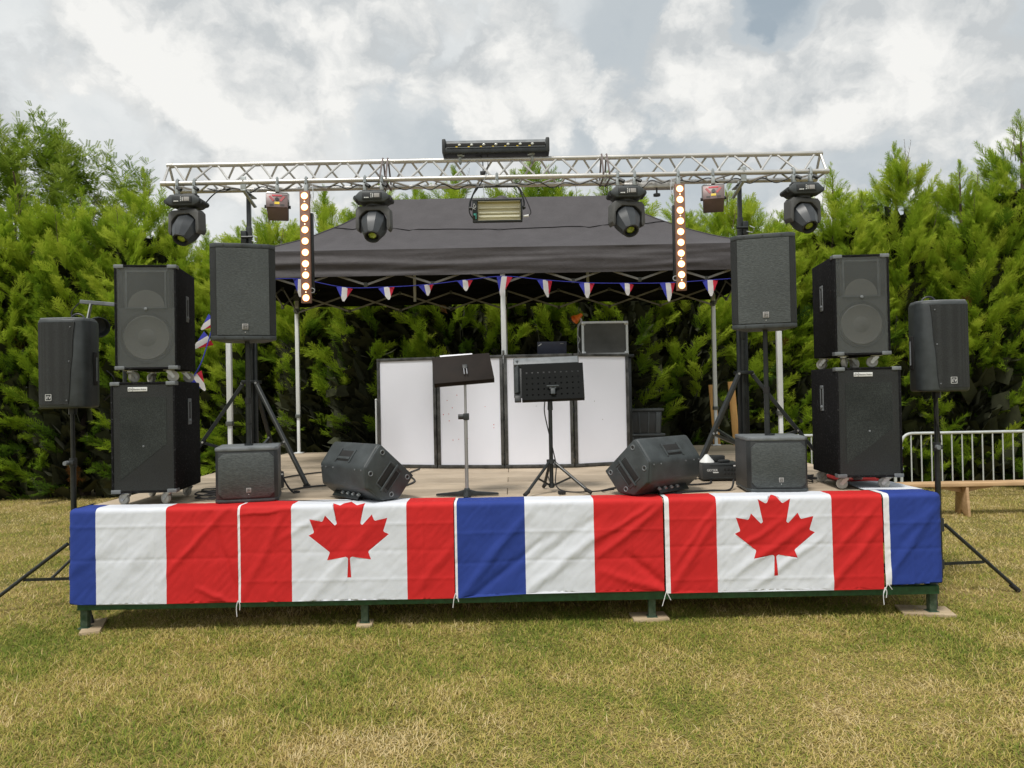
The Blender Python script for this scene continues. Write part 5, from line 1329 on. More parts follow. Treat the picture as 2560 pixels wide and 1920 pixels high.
def pole(label, x, y, z0, z1):
    t = thing('speaker_pole', label, 'pole', (x, y, z0), 0, 'poles between subwoofer and loudspeaker')
    H = z1 - z0
    m = MB(); m.cyl((0, 0, 0), (0, 0, H * 0.42), 0.0205, n=14); m.build('lower_tube', 'stand_black', t)
    m = MB(); m.cyl((0, 0, H * 0.42), (0, 0, H), 0.0175, n=14); m.build('upper_tube', 'stand_black', t)
    m = MB(); m.cyl((0, 0, H * 0.20), (0, 0, H * 0.215), 0.0225, n=14); m.build('ring', 'rubber', t); m = MB(); m.cyl((0, 0, H * 0.40), (0, 0, H * 0.46), 0.0235, n=14); m.build('collar', 'rubber', t)
    m = MB(); m.cyl((0, 0, H), (0, 0, H + 0.05), 0.03, n=12); m.build('top_socket', 'black_metal', t)
# left: base centre 5.4 front; the pole goes through the middle of the cabinet
a = R(14); c0 = ((-2.12 - 1.702) / 2, (5.392 + 5.496) / 2 - 0.01)
pole_sub('small grey subwoofer at the left of the stage front, under the left pole speaker', (*c0, DZ + 0.011), a)
pl_ = (c0[0] - math.sin(a) * 0.22, c0[1] + math.cos(a) * 0.22)
zL = 2.037
pole('black pole on the left small subwoofer', pl_[0], pl_[1], DZ + 0.395 + 0.011, zL)
a = R(17); pole_speaker('tall grey grilled loudspeaker on the left pole, in front of the left truss stand', (-1.928, 5.47, zL), a, 0.455, 2.736 - zL)
a = R(-5); c1 = ((1.631 + 2.073) / 2 + 0.045, 5.44)
pole_sub('small grey subwoofer at the right of the stage front, under the right pole speaker', (*c1, DZ + 0.011), a)
zR = 2.052
pole('black pole on the right small subwoofer', 1.896, 5.66, DZ + 0.395 + 0.011, zR)
pole_speaker('tall grey grilled loudspeaker on the right pole, partly hiding the right truss stand', (1.835, 5.49, zR), R(-17), 0.455, 2.738 - zR)

def outer_speaker(label, loc, rz, s):
    """s = +1: the wavy edge of the front is on the right."""
    t = thing('outer_loudspeaker', label, 'loudspeaker', loc, rz, 'rounded loudspeakers on tripod stands beside the stage')
    h, d = 0.69, 0.35
    pl = [(-0.19, 0.05), (-0.17, 0.012), (-0.10, -0.008), (0.02, -0.018), (0.11, -0.008), (0.165, 0.022), (0.188, 0.07), (0.178, 0.20), (0.12, d), (-0.12, d), (-0.178, 0.20)]
    pl = [(x * s, y) for x, y in pl]
    m = MB(); m.prism(pl, 0.0, h, 'Z', 0.022, seg=3); b = m.build('cabinet', 'grey_plastic', t, ang=40)
    m = MB(); m.prism([(x * 0.955, y * 0.955 + 0.006) for x, y in pl], h - 0.012, h + 0.006, 'Z', 0.008); m.build('top_face', 'worn_plastic', t)
    # grille follows the bowed front, one edge wavy
    V, F = [], []; nz, nx = 30, 12
    import bisect
    fx = sorted([(x * s, y) for x, y in pl[:6]])
    xs_, ys_ = [p[0] * 1 for p in fx], [p[1] for p in fx]
    for th in (0.0, 0.012):
        for j in range(nz + 1):
            f = j / nz; z = 0.03 + (h - 0.06) * f
            xr_ = 0.085 + 0.026 * math.tanh((f - 0.5) * 6) - 0.0 + 0.012 * math.sin(f * pi * 2)
            for i in range(nx + 1):
                x = -0.172 + (xr_ + 0.172) * i / nx
                q = np.interp(x, [p[0] * s for p in sorted(pl[:6], key=lambda p: p[0] * s)], [p[1] for p in sorted(pl[:6], key=lambda p: p[0] * s)])
                V.append((x * s, q - 0.006 + th, z))
    n1 = (nz + 1) * (nx + 1)
    for j in range(nz):
        for i in range(nx):
            a = j * (nx + 1) + i; F.append((a, a + 1, a + nx + 2, a + nx + 1))
    for j in range(nz):
        for i in (0, nx):
            a = j * (nx + 1) + i; F.append((a, a + nx + 1, a + nx + 1 + n1, a + n1))
    for i in range(nx):
        for j in (0, nz):
            a = j * (nx + 1) + i; F.append((a, a + 1, a + 1 + n1, a + n1))
    me = bpy.data.meshes.new('grille'); me.from_pydata(V, [], F); me.materials.append(K['grille_dark']); me.polygons.foreach_set('use_smooth', [True] * len(F)); me.set_sharp_from_angle(angle=R(40)); g = put('grille', me, t)
    lx = -0.07 * s if s > 0 else 0.06 
    lx = (-0.085 if s > 0 else 0.045)
    logo(g, lx, -0.0215, 0.085, 0.042)
    m = MB()
    for x, z in ((-0.15, 0.06), (0.05, 0.06), (-0.15, h - 0.07), (0.08, h - 0.07), (0.07, h * 0.52), (-0.15, h * 0.52)): m.ball((x * s, np.interp(x, [-0.19, -0.10, 0.02, 0.11], [0.03, -0.010, -0.020, -0.010]) - 0.004, z), 0.006, 8)
    m.build('screw', 'worn_plastic', g)
    # side handle and top carrying strap
    m = MB(); m.box((0.187 * s, 0.145, h * 0.44), (0.010, 0.06, 0.26), 0.004); hd = m.build('handle_recess', 'rubber', t)
    m = MB(); m.cyl((0.194 * s, 0.15, h * 0.30), (0.194 * s, 0.15, h * 0.57), 0.007, n=8); m.build('handle', 'worn_plastic', hd)
    m = MB(); m.tube([(0.02 * s + 0.055 * math.cos(q), 0.22, h + 0.0 + 0.055 * math.sin(q)) for q in np.linspace(0, pi, 12)], 0.008, 6); m.build('carry_handle', 'black_plastic', t)
    m = MB(); m.cyl((0, 0.17, -0.05), (0, 0.17, 0.01), 0.032, n=12); m.build('pole_cup', 'black_metal', t)
def tripod(label, x, y, ang, r_, top, hub, group):
    t = thing('speaker_tripod', label, 'speaker stand', (x, y, 0), 0, group)
    m = MB(); m.cyl((0, 0, 0.12), (0, 0, 1.15), 0.0215, n=14); m.build('lower_tube', 'stand_black', t)
    m = MB(); m.cyl((0, 0, 1.1), (0, 0, top), 0.0165, n=14); m.build('upper_tube', 'stand_black', t)
    m = MB(); m.cyl((0, 0, 1.10), (0, 0, 1.17), 0.028, n=14); m.box((0, -0.02, 1.135), (0.05, 0.05, 0.035), 0.006); cl = m.build('clamp_collar', 'black_plastic', t)
    m = MB(); m.cyl((-0.02, -0.04, 1.135), (-0.025, -0.075, 1.135), 0.019, 0.017, n=10); m.build('clamp_knob', 'worn_plastic', cl)
    m = MB(); m.cyl((0, 0, hub - 0.05), (0, 0, hub + 0.05), 0.036, n=14); m.build('hub', 'black_plastic', t)
    m = MB(); m.cyl((0, 0, 0.19), (0, 0, 0.26), 0.032, n=14); m.build('lower_hub', 'black_plastic', t)
    for a in ang:
        c, s = math.cos(a), math.sin(a)
        m = MB(); m.cyl((c * 0.045, s * 0.045, hub), (c * r_, s * r_, 0.025), 0.0145, n=10); lg = m.build('leg', 'stand_black', t)
        k = (hub - 0.235) / (hub - 0.02)
        m = MB(); m.bar((c * 0.03, s * 0.03, 0.225), (c * r_ * k, s * r_ * k, 0.238), 0.010, 0.022); m.build('brace', 'stand_black', t)
        m = MB(); m.cyl((c * (r_ - 0.05), s * (r_ - 0.05), 0.06), (c * (r_ + 0.01), s * (r_ + 0.01), 0.012), 0.0185, n=10); m.build('rubber_foot', 'rubber', lg)
GTR = 'tripod stands of the outer loudspeakers'
tripod('black tripod speaker stand on the grass beside the left end of the stage', -3.47, 5.99, (R(309), R(192), R(69)), 0.66, 1.60, 0.50, GTR)
tripod('black tripod speaker stand on the grass beside the right end of the stage', 3.30, 5.92, (R(-3), R(237), R(118)), 0.58, 1.60, 0.53, GTR)
outer_speaker('rounded black loudspeaker on the tripod left of the stage', (-3.445, 5.80, 1.565), R(3), 1)
outer_speaker('rounded black loudspeaker on the tripod right of the stage', (3.285, 5.74, 1.565), R(-5), -1)
cable('speaker_cable', 'thin cable hanging down the right outer speaker stand', [(3.30, 5.88, 1.55), (3.27, 5.88, 1.40), (3.30, 5.89, 1.28), (3.315, 5.89, 1.17)], 0.005)
cable('speaker_cable', 'thin cable looping behind the left outer speaker', [(-3.27, 6.12, 1.86), (-3.21, 6.12, 1.80), (-3.21, 6.12, 1.70), (-3.28, 6.10, 1.62)], 0.005)

# ---------------------------------------------------------------- floor monitors
def monitor(label, loc, rz, s):
    """wedge lying on its side; length along +X (away from the seen end), cross-section in Y (towards its front) and Z."""
    t = thing('floor_monitor', label, 'monitor speaker', loc, rz, 'floor monitors at the stage front')
    L = 0.62
    sec = [(-0.008, 0.412), (0.283, 0.160), (0.150, 0.004), (0.0, 0.0), (-0.125, 0.100), (-0.138, 0.250), (-0.040, 0.380)]
    X_ = lambda a: a * s
    m = MB(); m.prism(sec, X_(0.012), X_(L - 0.012), 'X', 0.020, seg=3); b = m.build('cabinet', 'grey_plastic', t, ang=40)
    sm = [(0.07 + (y - 0.07) * 0.965, 0.2 + (z - 0.2) * 0.965) for y, z in sec]
    m = MB(); m.prism(sm, X_(-0.004), X_(0.02), 'X', 0.012, seg=2); ec = m.build('end_cap', 'grey_plastic', t, ang=40)
    m = MB(); m.prism([(0.010, 0.402), (0.293, 0.156), (0.276, 0.150), (0.0, 0.396)], X_(0.03), X_(L - 0.03), 'X'); m.build('grille', 'grille_dark', t)
    # recessed bar handle in the seen end
    u = Vector((0, 0.283 + 0.008, 0.160 - 0.412)).normalized(); v = Vector((0, -u.z, u.y))
    if v.y > 0: v = -v
    M = Matrix((Vector((s, 0, 0)), u, v)).transposed().to_4x4(); M.translation = (X_(-0.004), 0.055, 0.165)
    m = MB(); m.box((0.0005, -0.028, 0), (0.004, 0.048, 0.17), 0.0015); m.box((0.0005, 0.034, 0), (0.004, 0.040, 0.15), 0.0015); m.xf(M); rc = m.build('handle_recess', 'rubber', ec)
    m = MB(); m.box((-0.004, 0.005, 0), (0.014, 0.018, 0.23), 0.005); m.xf(M); m.build('handle', 'grey_plastic', ec)
    m = MB()
    for c, d in (((0, -0.058, 0), (0.008, 0.010, 0.19)), ((0, 0.060, 0), (0.008, 0.010, 0.17)), ((0, 0, 0.095), (0.008, 0.12, 0.010)), ((0, 0, -0.095), (0.008, 0.12, 0.010))): m.box(c, d, 0.003)
    m.xf(M); m.build('handle_rim', 'grey_plastic', ec)
    for y, z in ((0.005, 0.345), (-0.095, 0.205), (0.215, 0.155), (0.075, 0.045)):
        m = MB(); m.lathe([(0.011, 0.001), (0.014, 0.004), (0.018, 0.004), (0.020, 0.0)], 16, Matrix.Translation((X_(-0.004), y, z)) @ rotm((0, -pi / 2 * s, 0))); rg = m.build('rigging_point', 'worn_plastic', ec)
        m = MB(); m.cyl((X_(-0.0045), y, z), (X_(-0.006), y, z), 0.011, n=12); m.build('plug', 'rubber', rg)
    # back: handle pocket, ribs, screws
    bn = Vector((0, 0.380 - 0.250, -(-0.040 + 0.138))); 
    q0, q1 = Vector((0, -0.040, 0.380)), Vector((0, -0.138, 0.250)); dn = (q1 - q0).normalized(); nn = Vector((0, -abs(dn.z), abs(dn.y)))
    Mb = Matrix((Vector((1, 0, 0)), dn, nn)).transposed().to_4x4(); Mb.translation = (q0 + q1) / 2
    if Mb.determinant() < 0: Mb = Mb @ Matrix.Diagonal((-1, 1, 1, 1))
    xc = X_(L * 0.52)
    m = MB(); m.box((0, 0, 0.0015), (0.16, 0.085, 0.006), 0.002); mm = Matrix.Translation((xc, 0, 0)) @ Mb; m.xf(mm); pk = m.build('carry_pocket', 'rubber', b)
    m = MB(); m.box((0, 0.022, 0.006), (0.155, 0.022, 0.012), 0.004); m.xf(mm); m.build('carry_handle', 'grey_plastic', pk)
    m = MB()
    for sx in (-1, 1): m.box((sx * 0.092, 0, 0.003), (0.016, 0.11, 0.012), 0.004)
    m.xf(mm); m.build('pocket_rim', 'grey_plastic', b)
    m = MB(); m.prism([(-0.075, 0.245), (0.075, 0.245), (0.055, 0.125), (-0.055, 0.125)], -0.005, 0.003, 'Y', 0.002); m.xf(Matrix.Translation((xc, -0.1335, 0)) @ rotm((R(-5), 0, 0)) @ Matrix.Translation((0, 0, 0))); m.build('back_flute', 'worn_plastic', b)
    m = MB()
    for x in (0.05, 0.13, 0.42, 0.52, 0.58):
        m.cyl((X_(x), -0.128, 0.228), (X_(x), -0.140, 0.229), 0.006, n=8)
    m.build('screw', 'worn_plastic', b)
    m = MB(); m.box((X_(L * 0.55), -0.066, 0.045), (0.34, 0.010, 0.085), 0.003, (R(-39), 0, 0)); cp = m.build('connector_panel', 'black_metal', b)
    for k in range(4): m = MB(); m.cyl((X_(0.18 + 0.07 * k), -0.070, 0.048), (X_(0.18 + 0.07 * k), -0.085, 0.036), 0.013, n=10); m.build('socket', 'galv', cp)
mo = (-0.937, 5.349)
ax_l = math.atan2(0.7206, -0.6933)
# left: +X of the wedge runs away to the left and back; its front faces right and back
monitor('grey floor monitor lying at the stage front left of the music stands, seen from behind', (-0.925, 5.33, DZ + 0.012), math.atan2(-0.7206, 0.6933), -1)
monitor('grey floor monitor lying at the stage front right of the music stands, seen from behind', (0.849, 5.36, DZ + 0.012), math.atan2(0.66, 0.75), 1)

# ---------------------------------------------------------------- DJ screen, table and what stands on it
def dj_screen():
    t = thing('folding_screen', 'folding screen of four white boards in dark frames hiding the desk under the canopy', 'screen', (0, 0, 0))
    P = [(-1.417, 7.982), (-0.772, 7.762), (-0.085, 7.63), (0.610, 7.59), (1.20, 7.812)]; H = 1.135; z0 = DZ + 0.006
    for k in range(4):
        a, b = Vector((*P[k], 0)), Vector((*P[k + 1], 0)); L = (b - a).length; rz = math.atan2(b.y - a.y, b.x - a.x)
        f = 0.031; g = 0.005
        m = MB(); w = L - 2 * g
        m.box((L / 2, 0, f / 2), (w, 0.03, f), 0.003); m.box((L / 2, 0, H - f / 2), (w, 0.03, f), 0.003)
        for x in (g + f / 2, L - g - f / 2): m.box((x, 0, H / 2), (f, 0.03, H - 2 * f - 0.002), 0.003)
        fr = m.build('frame', 'frame_dark', t, (a.x, a.y, z0), (0, 0, rz))
        m = MB(); m.box((L / 2, 0.002, H / 2), (w - 2 * f + 0.006, 0.008, H - 2 * f + 0.006)); m.build('board', 'board', fr)
        if k == 0:
            r = random.Random(5)
        m = MB()
        r = random.Random(50 + k)
        for q in range((0, 14, 3, 2)[k]):
            x, z = r.uniform(0.06, 0.34 if q < 9 else L - 0.1), r.gauss(0.55, 0.12)
            m.cyl((x, -0.0025, z), (x, -0.0035, z), r.uniform(0.003, 0.0055), n=8)
        if (0, 14, 3, 2)[k]: m.build('spots', 'red_print' if k == 1 else 'grey_print', fr)
        for z in (0.12, 0.57, 1.02):
            m = MB(); m.cyl((L, -0.014, z - 0.03), (L, -0.014, z + 0.03), 0.006, n=8); m.build('hinge', 'black_metal', fr)
    m = MB(); m.box((P[2][0] + 0.004, P[2][1] - 0.004, z0 + H + 0.02), (0.022, 0.03, 0.05), 0.003); m.build('hinge_post', 'frame_dark', t)
dj_screen()
dt = thing('dj_table', 'black table behind the white folding screen', 'table', (0.05, 8.45, DZ))
m = MB(); m.box((0, 0, 1.128), (2.5, 0.84, 0.03), 0.004); m.build('table_top', 'black_metal', dt)
for x in (-1.2, 1.2):
    for y in (-0.37, 0.37): m = MB(); m.box((x, y, 0.556), (0.04, 0.04, 1.11), 0.003); m.build('leg', 'black_metal', dt)
def flight_case():
    t = thing('flight_case', 'grey flight case with pale aluminium edges standing on the table behind the screen', 'case', (1.0, 8.32, DZ + 1.143), R(3))
    w, d, h = 0.50, 0.34, 0.365
    m = MB(); m.box((0, 0, h / 2), (w - 0.012, d - 0.012, h - 0.012)); m.build('body', 'case_face', t)
    for sy in (-1, 1):
        for z in (0.011, h - 0.011): m = MB(); m.box((0, sy * (d / 2 - 0.011), z), (w, 0.024, 0.024), 0.003); m.build('edge', 'white_metal', t)
        for sx in (-1, 1): m = MB(); m.box((sx * (w / 2 - 0.011), sy * (d / 2 - 0.011), h / 2), (0.025, 0.025, h - 0.05), 0.003); m.build('edge', 'white_metal', t)
    for sx in (-1, 1):
        for z in (0.011, h - 0.011): m = MB(); m.box((sx * (w / 2 - 0.0115), 0, z), (0.023, d - 0.05, 0.023), 0.003); m.build('edge', 'white_metal', t)
        for sy in (-1, 1):
            for z in (0.02, h - 0.02): m = MB(); m.box((sx * (w / 2 - 0.018), sy * (d / 2 - 0.018), z), (0.046, 0.046, 0.046), 0.010); m.build('corner', 'zinc', t)
flight_case()
def clip_lamp():
    t = thing('clip_lamp', 'small orange lamp clipped to the top corner of the grey flight case', 'lamp', (0.73, 8.20, DZ + 1.143 + 0.365))
    M = Matrix.Translation((0.0, 0, 0.055)) @ Vector((-0.75, -0.35, -0.55)).to_track_quat('Z', 'Y').to_matrix().to_4x4()
    m = MB(); m.lathe([(0, -0.055), (0.020, -0.05), (0.024, -0.02), (0.030, 0.0), (0.052, 0.055), (0.050, 0.057), (0.026, 0.003), (0, 0.0)], 18, M); m.build('shade', 'orange', t)
    m = MB(); m.tube(bez([(0.01, 0, 0.045), (0.03, 0.0, 0.03), (0.035, 0.01, 0.005), (0.05, 0.01, 0.0)], 4), 0.008, 6); m.build('neck', 'white_print', t)
    m = MB(); m.box((0.05, 0.02, 0.004), (0.04, 0.05, 0.008), 0.002); m.build('clip', 'white_print', t)
    m = MB(); m.tube(bez([(0.03, -0.01, 0.02), (0.0, -0.02, -0.05), (-0.01, -0.02, -0.14), (0.012, -0.02, -0.19), (-0.012, -0.02, -0.25), (0.006, -0.02, -0.32), (0.03, -0.01, -0.362)], 5), 0.0045, 5); m.build('power_cable', 'cable_white', t)
clip_lamp()
def laptop():
    t = thing('laptop', 'open dark blue-grey laptop on the table, lid towards the viewer', 'laptop', (0.432, 8.12, DZ + 1.143), R(4))
    m = MB(); m.box((0, 0.12, 0.011), (0.32, 0.22, 0.022), 0.004); m.build('base', 'laptop', t)
    M = Matrix.Translation((0, 0.0, 0.02)) @ rotm((R(16), 0, 0))
    m = MB(); m.box((0, 0, 0.055), (0.315, 0.010, 0.165), 0.004); m.xf(M); l = m.build('lid', 'laptop', t)
    m = MB(); m.box((-0.130, -0.006, 0.105), (0.040, 0.002, 0.009), 0, (0, R(-35), 0)); m.xf(M); m.build('lid_mark', 'white_print', l)
    m = MB(); m.box((0.105, -0.006, 0.118), (0.036, 0.002, 0.006)); m.xf(M); m.build('maker_mark', 'grey_print', l)
laptop()
def crate(label, z, rz):
    t = thing('storage_crate', label, 'crate', (1.46, 8.55, z), rz, 'black storage crates behind the screen')
    m = MB(); m.prism([(-0.185, 0.0), (0.185, 0.0), (0.20, 0.25), (-0.20, 0.25)], -0.14, 0.14, 'Y', 0.006); b = m.build('box', 'black_plastic', t)
    m = MB(); m.box((0, 0, 0.262), (0.44, 0.32, 0.026), 0.006); m.build('lid', 'grey_plastic', t)
    for x in (-0.15, -0.05, 0.05, 0.155): m = MB(); m.box((x, -0.143, 0.12), (0.05 if abs(x) > 0.1 else 0.014, 0.012, 0.235), 0.003, (0, R(3) if x > 0 else R(-3), 0)); m.build('rib', 'grey_plastic', t)
crate('lower black storage crate right of the white screen', DZ + 0.003, R(2)); crate('upper black storage crate right of the white screen, lid on top', DZ + 0.280, R(-3))
m = MB(); m.cyl((0, 0, 0), (0, 0, 0.70), 0.011, n=10); m.ball((0, 0, 0.71), 0.014, 8); o = m.build('white_rod', 'white_metal', None, (-1.453, 8.1, DZ)); tag(o, 'thin white rod standing at the left edge of the white screen', 'rod')

# ---------------------------------------------------------------- music stands
def music_stand_left():
    x, y = (-0.346, 5.599)
    t = thing('music_stand', 'music stand with a plain brown-black desk, chrome pole and flat star base', 'music stand', (x, y, DZ + 0.004))
    m = MB(); m.cyl((0, 0, 0.03), (0, 0, 0.60), 0.0135, n=14); m.build('lower_tube', 'chrome', t)
    m = MB(); m.cyl((0, 0, 0.56), (0, 0, 0.89), 0.0095, n=14); m.build('upper_tube', 'chrome', t)
    m = MB(); m.box((0.004, 0, 0.585), (0.042, 0.042, 0.05), 0.005); cl = m.build('clutch', 'black_plastic', t)
    m = MB(); m.cyl((-0.018, 0, 0.585), (-0.055, 0, 0.585), 0.019, n=10); m.build('clutch_knob', 'black_plastic', cl)
    m = MB(); m.cyl((0, 0, 0.0), (0, 0, 0.06), 0.032, 0.020, n=14); hb = m.build('base_hub', 'grey_plastic', t)
    for a in (R(12), R(168), R(270), R(92)):
        L = 0.235 if a != R(270) else 0.13
        m = MB(); m.prism([(0.01, 0.052), (0.07, 0.034), (L, 0.016), (L, 0.002), (0.01, 0.002)], -0.017, 0.017, 'Y', 0.004); m.build('foot', 'black_metal', t, None, (0, 0, a))
    M = Matrix.Translation((0.0, 0.01, 0.945)) @ rotm((R(-38), R(-4), R(6)))
    m = MB(); m.prism([(-0.235, -0.125), (0.205, -0.125), (0.195, 0.125), (-0.235, 0.125), ], -0.003, 0.003, 'Y', 0.002); m.xf(M); dk = m.build('desk', 'desk_brown', t)
    m = MB(); m.box((-0.015, 0.02, -0.124), (0.44, 0.045, 0.006), 0.001); m.xf(M); m.build('ledge', 'desk_brown', dk)
    m = MB(); m.box((0.0, -0.012, 0.0), (0.036, 0.018, 0.04), 0.004); m.xf(M); m.build('tilt_bracket', 'black_plastic', t)
    m = MB()
    for q in (-0.010, 0.010): m.cyl((q, -0.016, -0.015), (q, -0.02, -0.075), 0.004, n=8)
    m.xf(M); m.build('tilt_rods', 'chrome', t)
    m = MB(); m.cyl((-0.015, 0, 0.885), (-0.048, 0, 0.885), 0.017, n=10); m.build('tilt_knob', 'black_plastic', t)
    s = thing('sheet_music', 'white paper sheets leaning on the plain brown-black music desk', 'paper', (x - 0.02, y + 0.02, DZ + 0.885))
    for k, (dx, dz) in enumerate(((-0.01, 0.0), (0.012, 0.004))):
        m = MB(); m.box((dx - 0.03, 0.012 + 0.003 * k, 0.10 + dz), (0.225, 0.0012, 0.30)); m.xf(Matrix.Translation((0, 0.0, -0.015)) @ rotm((R(-38), R(-3), R(6)))); m.build('sheet', 'paper', s)
    return t
music_stand_left()
def music_stand_right():
    x, y = (0.286, 5.766)
    t = thing('music_stand', 'music stand with a perforated black desk on a black tripod', 'music stand', (x, y, DZ + 0.002))
    m = MB(); m.cyl((0, 0, 0.03), (0, 0, 0.62), 0.0155, n=14); m.build('lower_tube', 'stand_black', t)
    m = MB(); m.cyl((0, 0, 0.6), (0, 0, 0.76), 0.012, n=14); m.build('upper_tube', 'stand_black', t)
    m = MB(); m.cyl((0, 0, 0.62), (0, 0, 0.73), 0.021, 0.017, n=14); m.cyl((-0.015, -0.01, 0.70), (-0.04, -0.015, 0.70), 0.010, n=8); m.build('clutch', 'black_plastic', t)
    m = MB(); m.cyl((0, 0, 0.215), (0, 0, 0.245), 0.036, n=14); m.cyl((0, 0, 0.035), (0, 0, 0.065), 0.022, n=12); m.build('hub', 'black_plastic', t)
    for a in (R(-128), R(-35), R(103)):
        r_ = 0.33; c, s = math.cos(a), math.sin(a)
        if a == R(103): r_ = 0.22
        m = MB(); m.cyl((c * 0.03, s * 0.03, 0.225), (c * r_, s * r_, 0.016), 0.0115, n=10); lg = m.build('leg', 'stand_black', t)
        m = MB(); m.cyl((c * (r_ - 0.04), s * (r_ - 0.04), 0.038), (c * (r_ + 0.012), s * (r_ + 0.012), 0.014), 0.0145, n=10); m.build('rubber_foot', 'rubber', lg)
        m = MB(); m.bar((c * 0.018, s * 0.018, 0.05), (c * r_ * 0.52, s * r_ * 0.52, 0.118), 0.005, 0.014); m.build('brace', 'stand_black', t)
    M = Matrix.Translation((0.022, -0.01, 0.838)) @ rotm((R(-20), R(-1.2), R(-3)))
    # perforated plate: bars between rows of holes
    w, h = 0.47, 0.285
    m = MB(); hx = [-0.196 + 0.0435 * k for k in range(10)]; hz = [-0.105, -0.06, -0.015, 0.03, 0.075]
    zc = [-h / 2] + [z for q in hz for z in (q - 0.006, q + 0.006)] + [h / 2]
    for i in range(0, len(zc), 2): m.box((0, 0, (zc[i] + zc[i + 1]) / 2), (w, 0.004, zc[i + 1] - zc[i]))
    xc_ = [-w / 2] + [q for k in hx for q in (k - 0.006, k + 0.006)] + [w / 2]
    for z in hz:
        for i in range(0, len(xc_), 2): m.box(((xc_[i] + xc_[i + 1]) / 2, 0, z), (xc_[i + 1] - xc_[i], 0.004, 0.012))
    m.xf(M); dk = m.build('desk', 'desk_black', t)
    m = MB(); m.box((0, 0.024, -h / 2), (w, 0.05, 0.006), 0.001); m.xf(M); m.build('ledge', 'desk_black', dk)
    m = MB(); m.tube(bez([(-0.045, -0.018, -0.045), (0, -0.03, -0.05), (0.045, -0.018, -0.045)], 5), 0.007, 6); m.box((0, -0.014, -0.085), (0.034, 0.022, 0.05), 0.004); m.box((0, -0.02, -0.06), (0.05, 0.012, 0.016), 0.003); m.xf(M); m.build('tilt_bracket', 'grey_plastic', t)
    # a flat screen propped on the desk, seen from behind
    s = thing('monitor_screen', 'flat black screen propped on the perforated music desk, seen from behind', 'screen', (x - 0.01, y + 0.01, DZ + 0.862))
    Ms = Matrix.Translation((0, 0.02, 0.0)) @ rotm((R(-20), R(-1.2), R(-3)))
    m = MB(); m.box((-0.012, 0.040, 0.030), (0.505, 0.018, 0.330), 0.006); m.xf(Ms); m.build('display', 'black_plastic', s)
    m = MB(); m.prism([(0.031, 0.190), (0.031, 0.115), (0.004, 0.128)], -0.26, 0.235, 'X', 0.003); m.xf(Ms); m.build('top_bevel', 'worn_plastic', s)
    m = MB(); m.prism([(-0.264, 0.031), (-0.215, 0.031), (-0.232, 0.006)], -0.10, 0.165, 'Z', 0.003); m.xf(Ms); m.build('side_bevel', 'grey_plastic', s)
    m = MB(); m.box((-0.235, 0.02, -0.150), (0.05, 0.03, 0.05), 0.006); m.xf(Ms); m.build('button_block', 'black_plastic', s)
    cable('stand_cable', 'thin cable running down the perforated music stand', [(x + 0.02, y - 0.02, DZ + 0.80), (x + 0.11, y - 0.03, DZ + 0.77), (x + 0.17, y - 0.02, DZ + 0.79)], 0.004)
    cable('stand_cable', 'power lead hanging down the pole of the perforated music stand to the deck', [(x - 0.035, y - 0.02, DZ + 0.72), (x - 0.045, y - 0.02, DZ + 0.62), (x - 0.025, y - 0.02, DZ + 0.50), (x + 0.01, y - 0.03, DZ + 0.34), (x + 0.035, y - 0.03, DZ + 0.20), (x + 0.03, y - 0.04, DZ + 0.06), (x + 0.10, y - 0.10, DZ + 0.016), (x + 0.28, y - 0.12, DZ + 0.014), (x + 0.47, y - 0.02, DZ + 0.014)], 0.005)
music_stand_right()

# ---------------------------------------------------------------- small things on the deck
def fog(label, loc, rz, w=0.31):
    t = thing('fog_machine', label, 'fog machine', loc, rz, 'black fog machines on the deck')
    m = MB(); m.box((0, 0.12, 0.082), (w, 0.24, 0.135), 0.008); b = m.build('housing', 'black_plastic', t)
    m = MB()
    for i in range(4):
        for j in range(2): m.box((0.03 + i * 0.027, -0.0015, 0.068 + j * 0.034), (0.016, 0.004, 0.020), 0.001)
    m.build('vent', 'rubber', b)
    m = MB(); m.box((0, -0.002, 0.135), (w * 0.6, 0.004, 0.003)); m.box((0, -0.002, 0.03), (w * 0.6, 0.004, 0.003)); m.build('trim_line', 'grey_plastic', b)
    lettering('GEYSER', 0.026, 'white_print', b, (-w * 0.24, -0.0018, 0.092), (pi / 2, 0, 0), name='lettering'); m = MB(); m.box((-w * 0.15, -0.0012, 0.074), (0.045, 0.002, 0.007)); m.build('maker_mark', 'white_print', b); m = MB(); m.box((w * 0.38, -0.0012, 0.128), (0.042, 0.002, 0.010)); m.build('maker_mark', 'white_print', b)
    m = MB(); m.lathe([(0.062, 0), (0.056, 0.012), (0.030, 0.040), (0.014, 0.062), (0, 0.066)], 18, Matrix.Translation((-w * 0.30, 0.11, 0.150))); m.build('fluid_bottle', 'white_print', t)
    m = MB()
    for sx in (-1, 1):
        for yy in (0.03, 0.21): m.cyl((sx * w * 0.4, yy, 0.0), (sx * w * 0.4, yy, 0.016), 0.014, n=8)
    m.build('foot', 'rubber', t)
    return t
fog('black fog machine with a white bottle on top, beside the right small subwoofer', (1.70, 6.22, DZ), R(-2))
fog('black fog machine half hidden behind the left small subwoofer', (-1.96, 6.12, DZ), R(62))
m = MB(); m.box((0, 0, 0.028), (0.12, 0.08, 0.05), 0.006); o = m.build('power_supply', 'black_plastic', None, (1.70, 6.36, DZ + 0.150)); tag(o, 'small black power box on the right fog machine', 'power box')
m = MB(); m.box((0, 0, 0.012), (0.09, 0.05, 0.024), 0.009); o = m.build('remote_control', 'black_plastic', None, (1.735, 6.27, DZ + 0.150), (0, 0, 0.2)); tag(o, 'rounded black remote lying before the power box on the right fog machine', 'remote')
